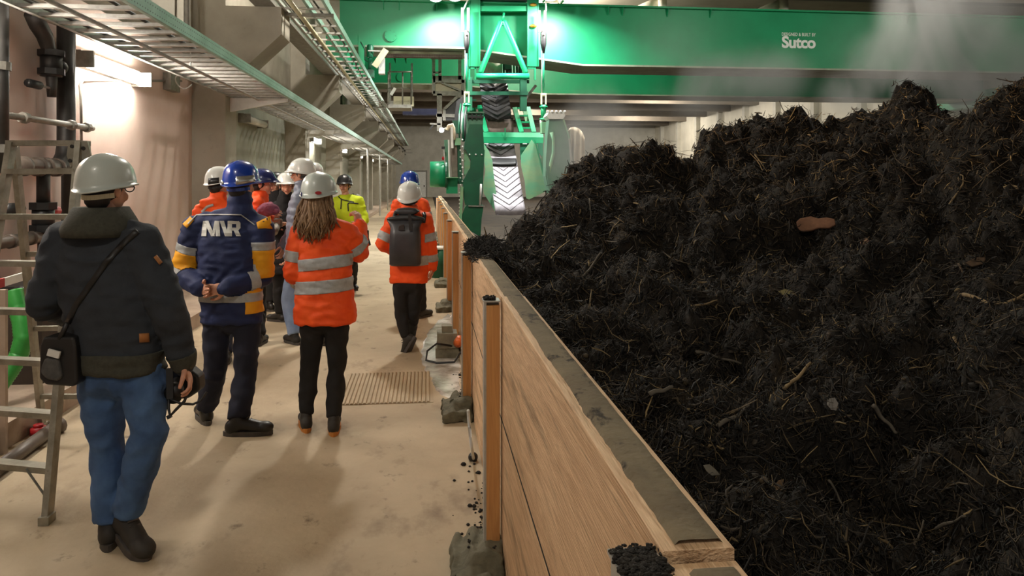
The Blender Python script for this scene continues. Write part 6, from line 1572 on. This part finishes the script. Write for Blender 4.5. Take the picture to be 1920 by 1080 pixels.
mb = MB(); mb.ell(W(502, 392, 7.75), (0.10, 0.08, 0.07)); mb.ell(W(514, 394, 7.78), (0.055, 0.06, 0.05)); mb.ell(W(492, 396, 7.74), (0.06, 0.06, 0.055)); mb.ell(W(505, 386, 7.76), (0.06, 0.05, 0.04))
me = remesh(mb, 0.012, 2); wrinkle(me, 0.012, 12, 5); me.materials.append(MAUVE); link('bundle', me, bn, Vector((0, 0, 0)))
MB().ell(W(517, 396, 7.72), (0.03, 0.02, 0.025)).build('cuff', MAUVE, bn, True)
p7 = person('tall man in grey puffer jacket and light jeans facing left under a white hard hat', 7.7, dict(
    head=(566, 326, 0), neck=(568, 352, 0), sl=(563, 378, -0.20), sr=(560, 376, 0.20), el=(558, 440, -0.26), er=(550, 435, 0.26), wl=(543, 478, -0.22), wr=(532, 462, 0.16), handl=(536, 492, -0.20), handr=(528, 478, 0.10),
    hl=(562, 492, -0.10), hr=(556, 492, 0.10), kl=(578, 560, -0.08), kr=(541, 562, 0.12), al=(600, 632, 'g'), ar=(553, 630, 'g'), tl=(576, 640, 'g'), tr=(540, 636, 'g')),
    -78, 0, dict(jm=PUFF, trm=LJEANS, hat=HW, hair=HAIR_G, glasses=True, face=1, puffer=1, vox=0.015, hw=0.19, ww=0.19, cw=0.19, sleeve=(0.085, 0.075, 0.062), leg=(0.096, 0.078, 0.068), bm=LEATHB, seed=21, wr=0.006))
p6 = person('woman in long black coat and white hard hat facing the puffer jacket', 9.0, dict(
    head=(537, 348, 0), neck=(534, 372, 0), sl=(514, 392, 0), sr=(550, 392, 0), el=(506, 430, -0.05), er=(552, 432, -0.05), wl=(518, 425, -0.25), wr=(530, 425, -0.25), handl=(524, 420, -0.3), handr=(530, 420, -0.3),
    hl=(520, 478, 0), hr=(542, 478, 0), kl=(522, 535, 0), kr=(542, 535, 0), al=(526, 590, 'g'), ar=(545, 590, 'g'), tl=(520, 598, 'g'), tr=(548, 600, 'g')),
    160, 0, dict(jm=BLKC, trm=BLK, hat=HW, hair=HAIR_B, face=1, vox=0.016, hem=0.22, hw=0.21, ww=0.18, cw=0.185, collar=0.09, bm=LEATH, seed=23, jname='coat'))
gc = thing('video_camera', 'grey camera held by the woman in black coat', 'camera', W(522, 428, 8.6))
o = MB().cbox(W(521, 418, 8.62), (0.10, 0.09, 0.10)).build('body', MAT['pipe_grey'], gc); bv = o.modifiers.new('b', 'BEVEL'); bv.width = 0.015
MB().cyl(W(519, 424, 8.58), W(514, 436, 8.45), 0.04, 14).build('lens', MAT['galv_dull'], gc, True)
p5 = person('person in black hard hat and dark coat mostly hidden behind the woman in black coat', 9.9, dict(
    head=(518, 345, 0), neck=(518, 365, 0), sl=(500, 384, 0), sr=(536, 384, 0), el=(496, 420, 0), er=(540, 420, 0), wl=(500, 450, -0.1), wr=(538, 450, -0.1),
    hl=(508, 462, 0), hr=(528, 462, 0), kl=(508, 520, 0), kr=(526, 520, 0), al=(506, 571, 'g'), ar=(528, 571, 'g'), tl=(500, 578, 'g'), tr=(532, 578, 'g')),
    200, 0, dict(jm=BLKC, trm=BLK, hat=HBK, hair=HAIR_B, face=1, vox=0.02, hw=0.19, ww=0.17, cw=0.18, bm=LEATH, seed=25))
# dark wavy hair of that person
mb = MB(); L = p5.L
for i in range(90):
    a = math.radians(rh.uniform(150, 390)); x0, y0 = 0.085 * math.cos(a), 0.095 * math.sin(a)
    mb.tube([L(x0, y0, 0.06), L(x0 * 1.25, y0 * 1.15, -0.03), L(x0 * 1.35 + rh.uniform(-0.01, 0.01), y0 * 1.2, -0.12 - rh.uniform(0, 0.05))], [0.012, 0.014, 0.004], 5)
mb.build('hair', HAIR_B, p5.t, True)
p9 = person('person whose white hard hat shows just behind the tall man in puffer jacket', 9.4, dict(
    head=(588, 328, 0), neck=(588, 350, 0), sl=(570, 368, 0), sr=(606, 368, 0), el=(566, 410, 0), er=(610, 410, 0), wl=(572, 440, -0.1), wr=(606, 440, -0.1),
    hl=(578, 455, 0), hr=(600, 455, 0), kl=(578, 520, 0), kr=(600, 520, 0), al=(578, 580, 'g'), ar=(600, 580, 'g'), tl=(574, 588, 'g'), tr=(604, 588, 'g')),
    190, 0, dict(jm=NAVY, trm=BLK, hat=HW, hair=HAIR_B, vox=0.02, hw=0.18, ww=0.17, cw=0.18, bm=LEATH, seed=27))
p10 = person('man in yellow reflective jacket with black harness and black hard hat facing the group', 11.2, dict(
    head=(646, 347, 0), neck=(647, 366, 0), sl=(632, 377, 0), sr=(673, 377, 0), el=(628, 408, -0.03), er=(684, 412, -0.03), wl=(640, 425, -0.22), wr=(672, 425, -0.22), handl=(648, 425, -0.28), handr=(664, 425, -0.28),
    hl=(642, 448, 0), hr=(662, 448, 0), kl=(642, 490, 0), kr=(662, 490, 0), al=(642, 532, 'g'), ar=(662, 532, 'g'), tl=(640, 540, 'g'), tr=(665, 540, 'g')),
    182, 0, dict(jm=YEL, trm=BLK, hat=HBK, hatk=dict(visor=0.03), hair=HAIR_B, face=1, glasses=True, vox=0.018, collar=0.01, hw=0.19, ww=0.185, cw=0.19, bm=LEATH, seed=29, handl=(facev(0), 0.6), handr=(facev(0), 0.6)))
for px, w_ in (([(661, 363), (664, 372), (667, 384), (668, 394)], 5), ([(634, 368), (640, 374), (664, 379)], 2), ([(652, 382), (655, 380), (672, 382)], 2), ([(652, 382), (653, 396)], 2), ([(640, 372), (639, 392)], 2)):
    strap_on(p10.bvh, px, w_, 'harness_strap', MAT['black'], p10.jk, 12.1, 5, 0.012)
strap_on(p10.bvh, [(668, 366), (675, 369)], 6, 'shoulder_mark', REFL, p10.jk, 12.1, 4, 0.010)
# =================================================================== STEAM
def steam(name, label, blobs, dens, seed, vox=0.18):
    mb = MB()
    for c, r in blobs: mb.ell(c, r, None, 12, 8)
    me = remesh(mb, vox, 3, name); v0 = np.array([q.co[:] for q in me.vertices]); C0 = Vector(((v0[:, 0].min() + v0[:, 0].max()) / 2, (v0[:, 1].min() + v0[:, 1].max()) / 2, v0[:, 2].min()))
    m = bpy.data.materials.new(name); m.use_nodes = True; nt = m.node_tree; N = nt.nodes; Lk = nt.links; N.clear()
    out = N.new('ShaderNodeOutputMaterial'); v = N.new('ShaderNodeVolumePrincipled'); v.inputs['Color'].default_value = (0.93, 0.94, 0.92, 1); v.inputs['Anisotropy'].default_value = 0.2
    tc = N.new('ShaderNodeTexCoord'); mp = N.new('ShaderNodeMapping'); mp.inputs['Scale'].default_value = (1, 1, 0.6); mp.inputs['Location'].default_value = (seed, 0, 0)
    Lk.new(tc.outputs['Object'], mp.inputs['Vector'])
    nz = N.new('ShaderNodeTexNoise'); nz.inputs['Scale'].default_value = 0.75; nz.inputs['Detail'].default_value = 3; nz.inputs['Distortion'].default_value = 0.8
    Lk.new(mp.outputs[0], nz.inputs['Vector'])
    mr = N.new('ShaderNodeMapRange'); mr.inputs[1].default_value = 0.40; mr.inputs[2].default_value = 0.72; mr.inputs[3].default_value = 0; mr.inputs[4].default_value = dens
    tot = None
    for c, r in blobs:
        sb = N.new('ShaderNodeVectorMath'); sb.operation = 'SUBTRACT'; Lk.new(tc.outputs['Object'], sb.inputs[0]); sb.inputs[1].default_value = Vector(c) - C0
        dv = N.new('ShaderNodeVectorMath'); dv.operation = 'DIVIDE'; Lk.new(sb.outputs[0], dv.inputs[0]); dv.inputs[1].default_value = r
        ln_ = N.new('ShaderNodeVectorMath'); ln_.operation = 'LENGTH'; Lk.new(dv.outputs[0], ln_.inputs[0])
        fm = N.new('ShaderNodeMapRange'); fm.interpolation_type = 'SMOOTHSTEP'; fm.inputs[1].default_value = 0.92; fm.inputs[2].default_value = 0.1; fm.inputs[3].default_value = 0; fm.inputs[4].default_value = 1; Lk.new(ln_.outputs['Value'], fm.inputs[0])
        if tot is None: tot = fm.outputs[0]
        else:
            ad = N.new('ShaderNodeMath'); ad.operation = 'ADD'; Lk.new(tot, ad.inputs[0]); Lk.new(fm.outputs[0], ad.inputs[1]); tot = ad.outputs[0]
    ml = N.new('ShaderNodeMath'); ml.operation = 'MULTIPLY'
    Lk.new(nz.outputs[0], mr.inputs[0]); Lk.new(mr.outputs[0], ml.inputs[0]); Lk.new(tot, ml.inputs[1]); Lk.new(ml.outputs[0], v.inputs['Density']); Lk.new(v.outputs[0], out.inputs['Volume'])
    me.materials.append(m)
    c = C0
    me.transform(Matrix.Translation(-c))
    return tag(link(name, me, None, c), label, 'steam', None, 'stuff')
B = [(W(1780, 100, 14.0), (1.80, 1.35, 2.40)), (W(1700, 140, 13.4), (1.50, 1.20, 1.20)), (W(1860, 40, 14.4), (1.95, 1.35, 2.40)), (W(1740, 40, 14.4), (1.20, 1.20, 1.95)), (W(1850, 140, 13.2), (1.80, 1.20, 1.20)), (W(1640, 170, 13.8), (1.35, 1.20, 0.75))]
steam('steam_cloud', 'white steam rising over the right mounds in front of the crane', B, 2.4, 0)
B = [(W(1150, 215, 13.0), (1.35, 1.20, 0.90)), (W(1230, 190, 13.0), (1.1, 0.8, 0.55)), (W(1320, 165, 13.5), (1.50, 1.20, 0.90)), (W(1420, 150, 13.8), (1.50, 1.20, 0.90)), (W(1080, 270, 12.6), (1.05, 1.20, 0.90)), (W(1060, 330, 12.0), (0.90, 0.90, 0.75))]
steam('steam_cloud', 'thin steam drifting over the left end of the heap before the loader', B, 0.75, 4)
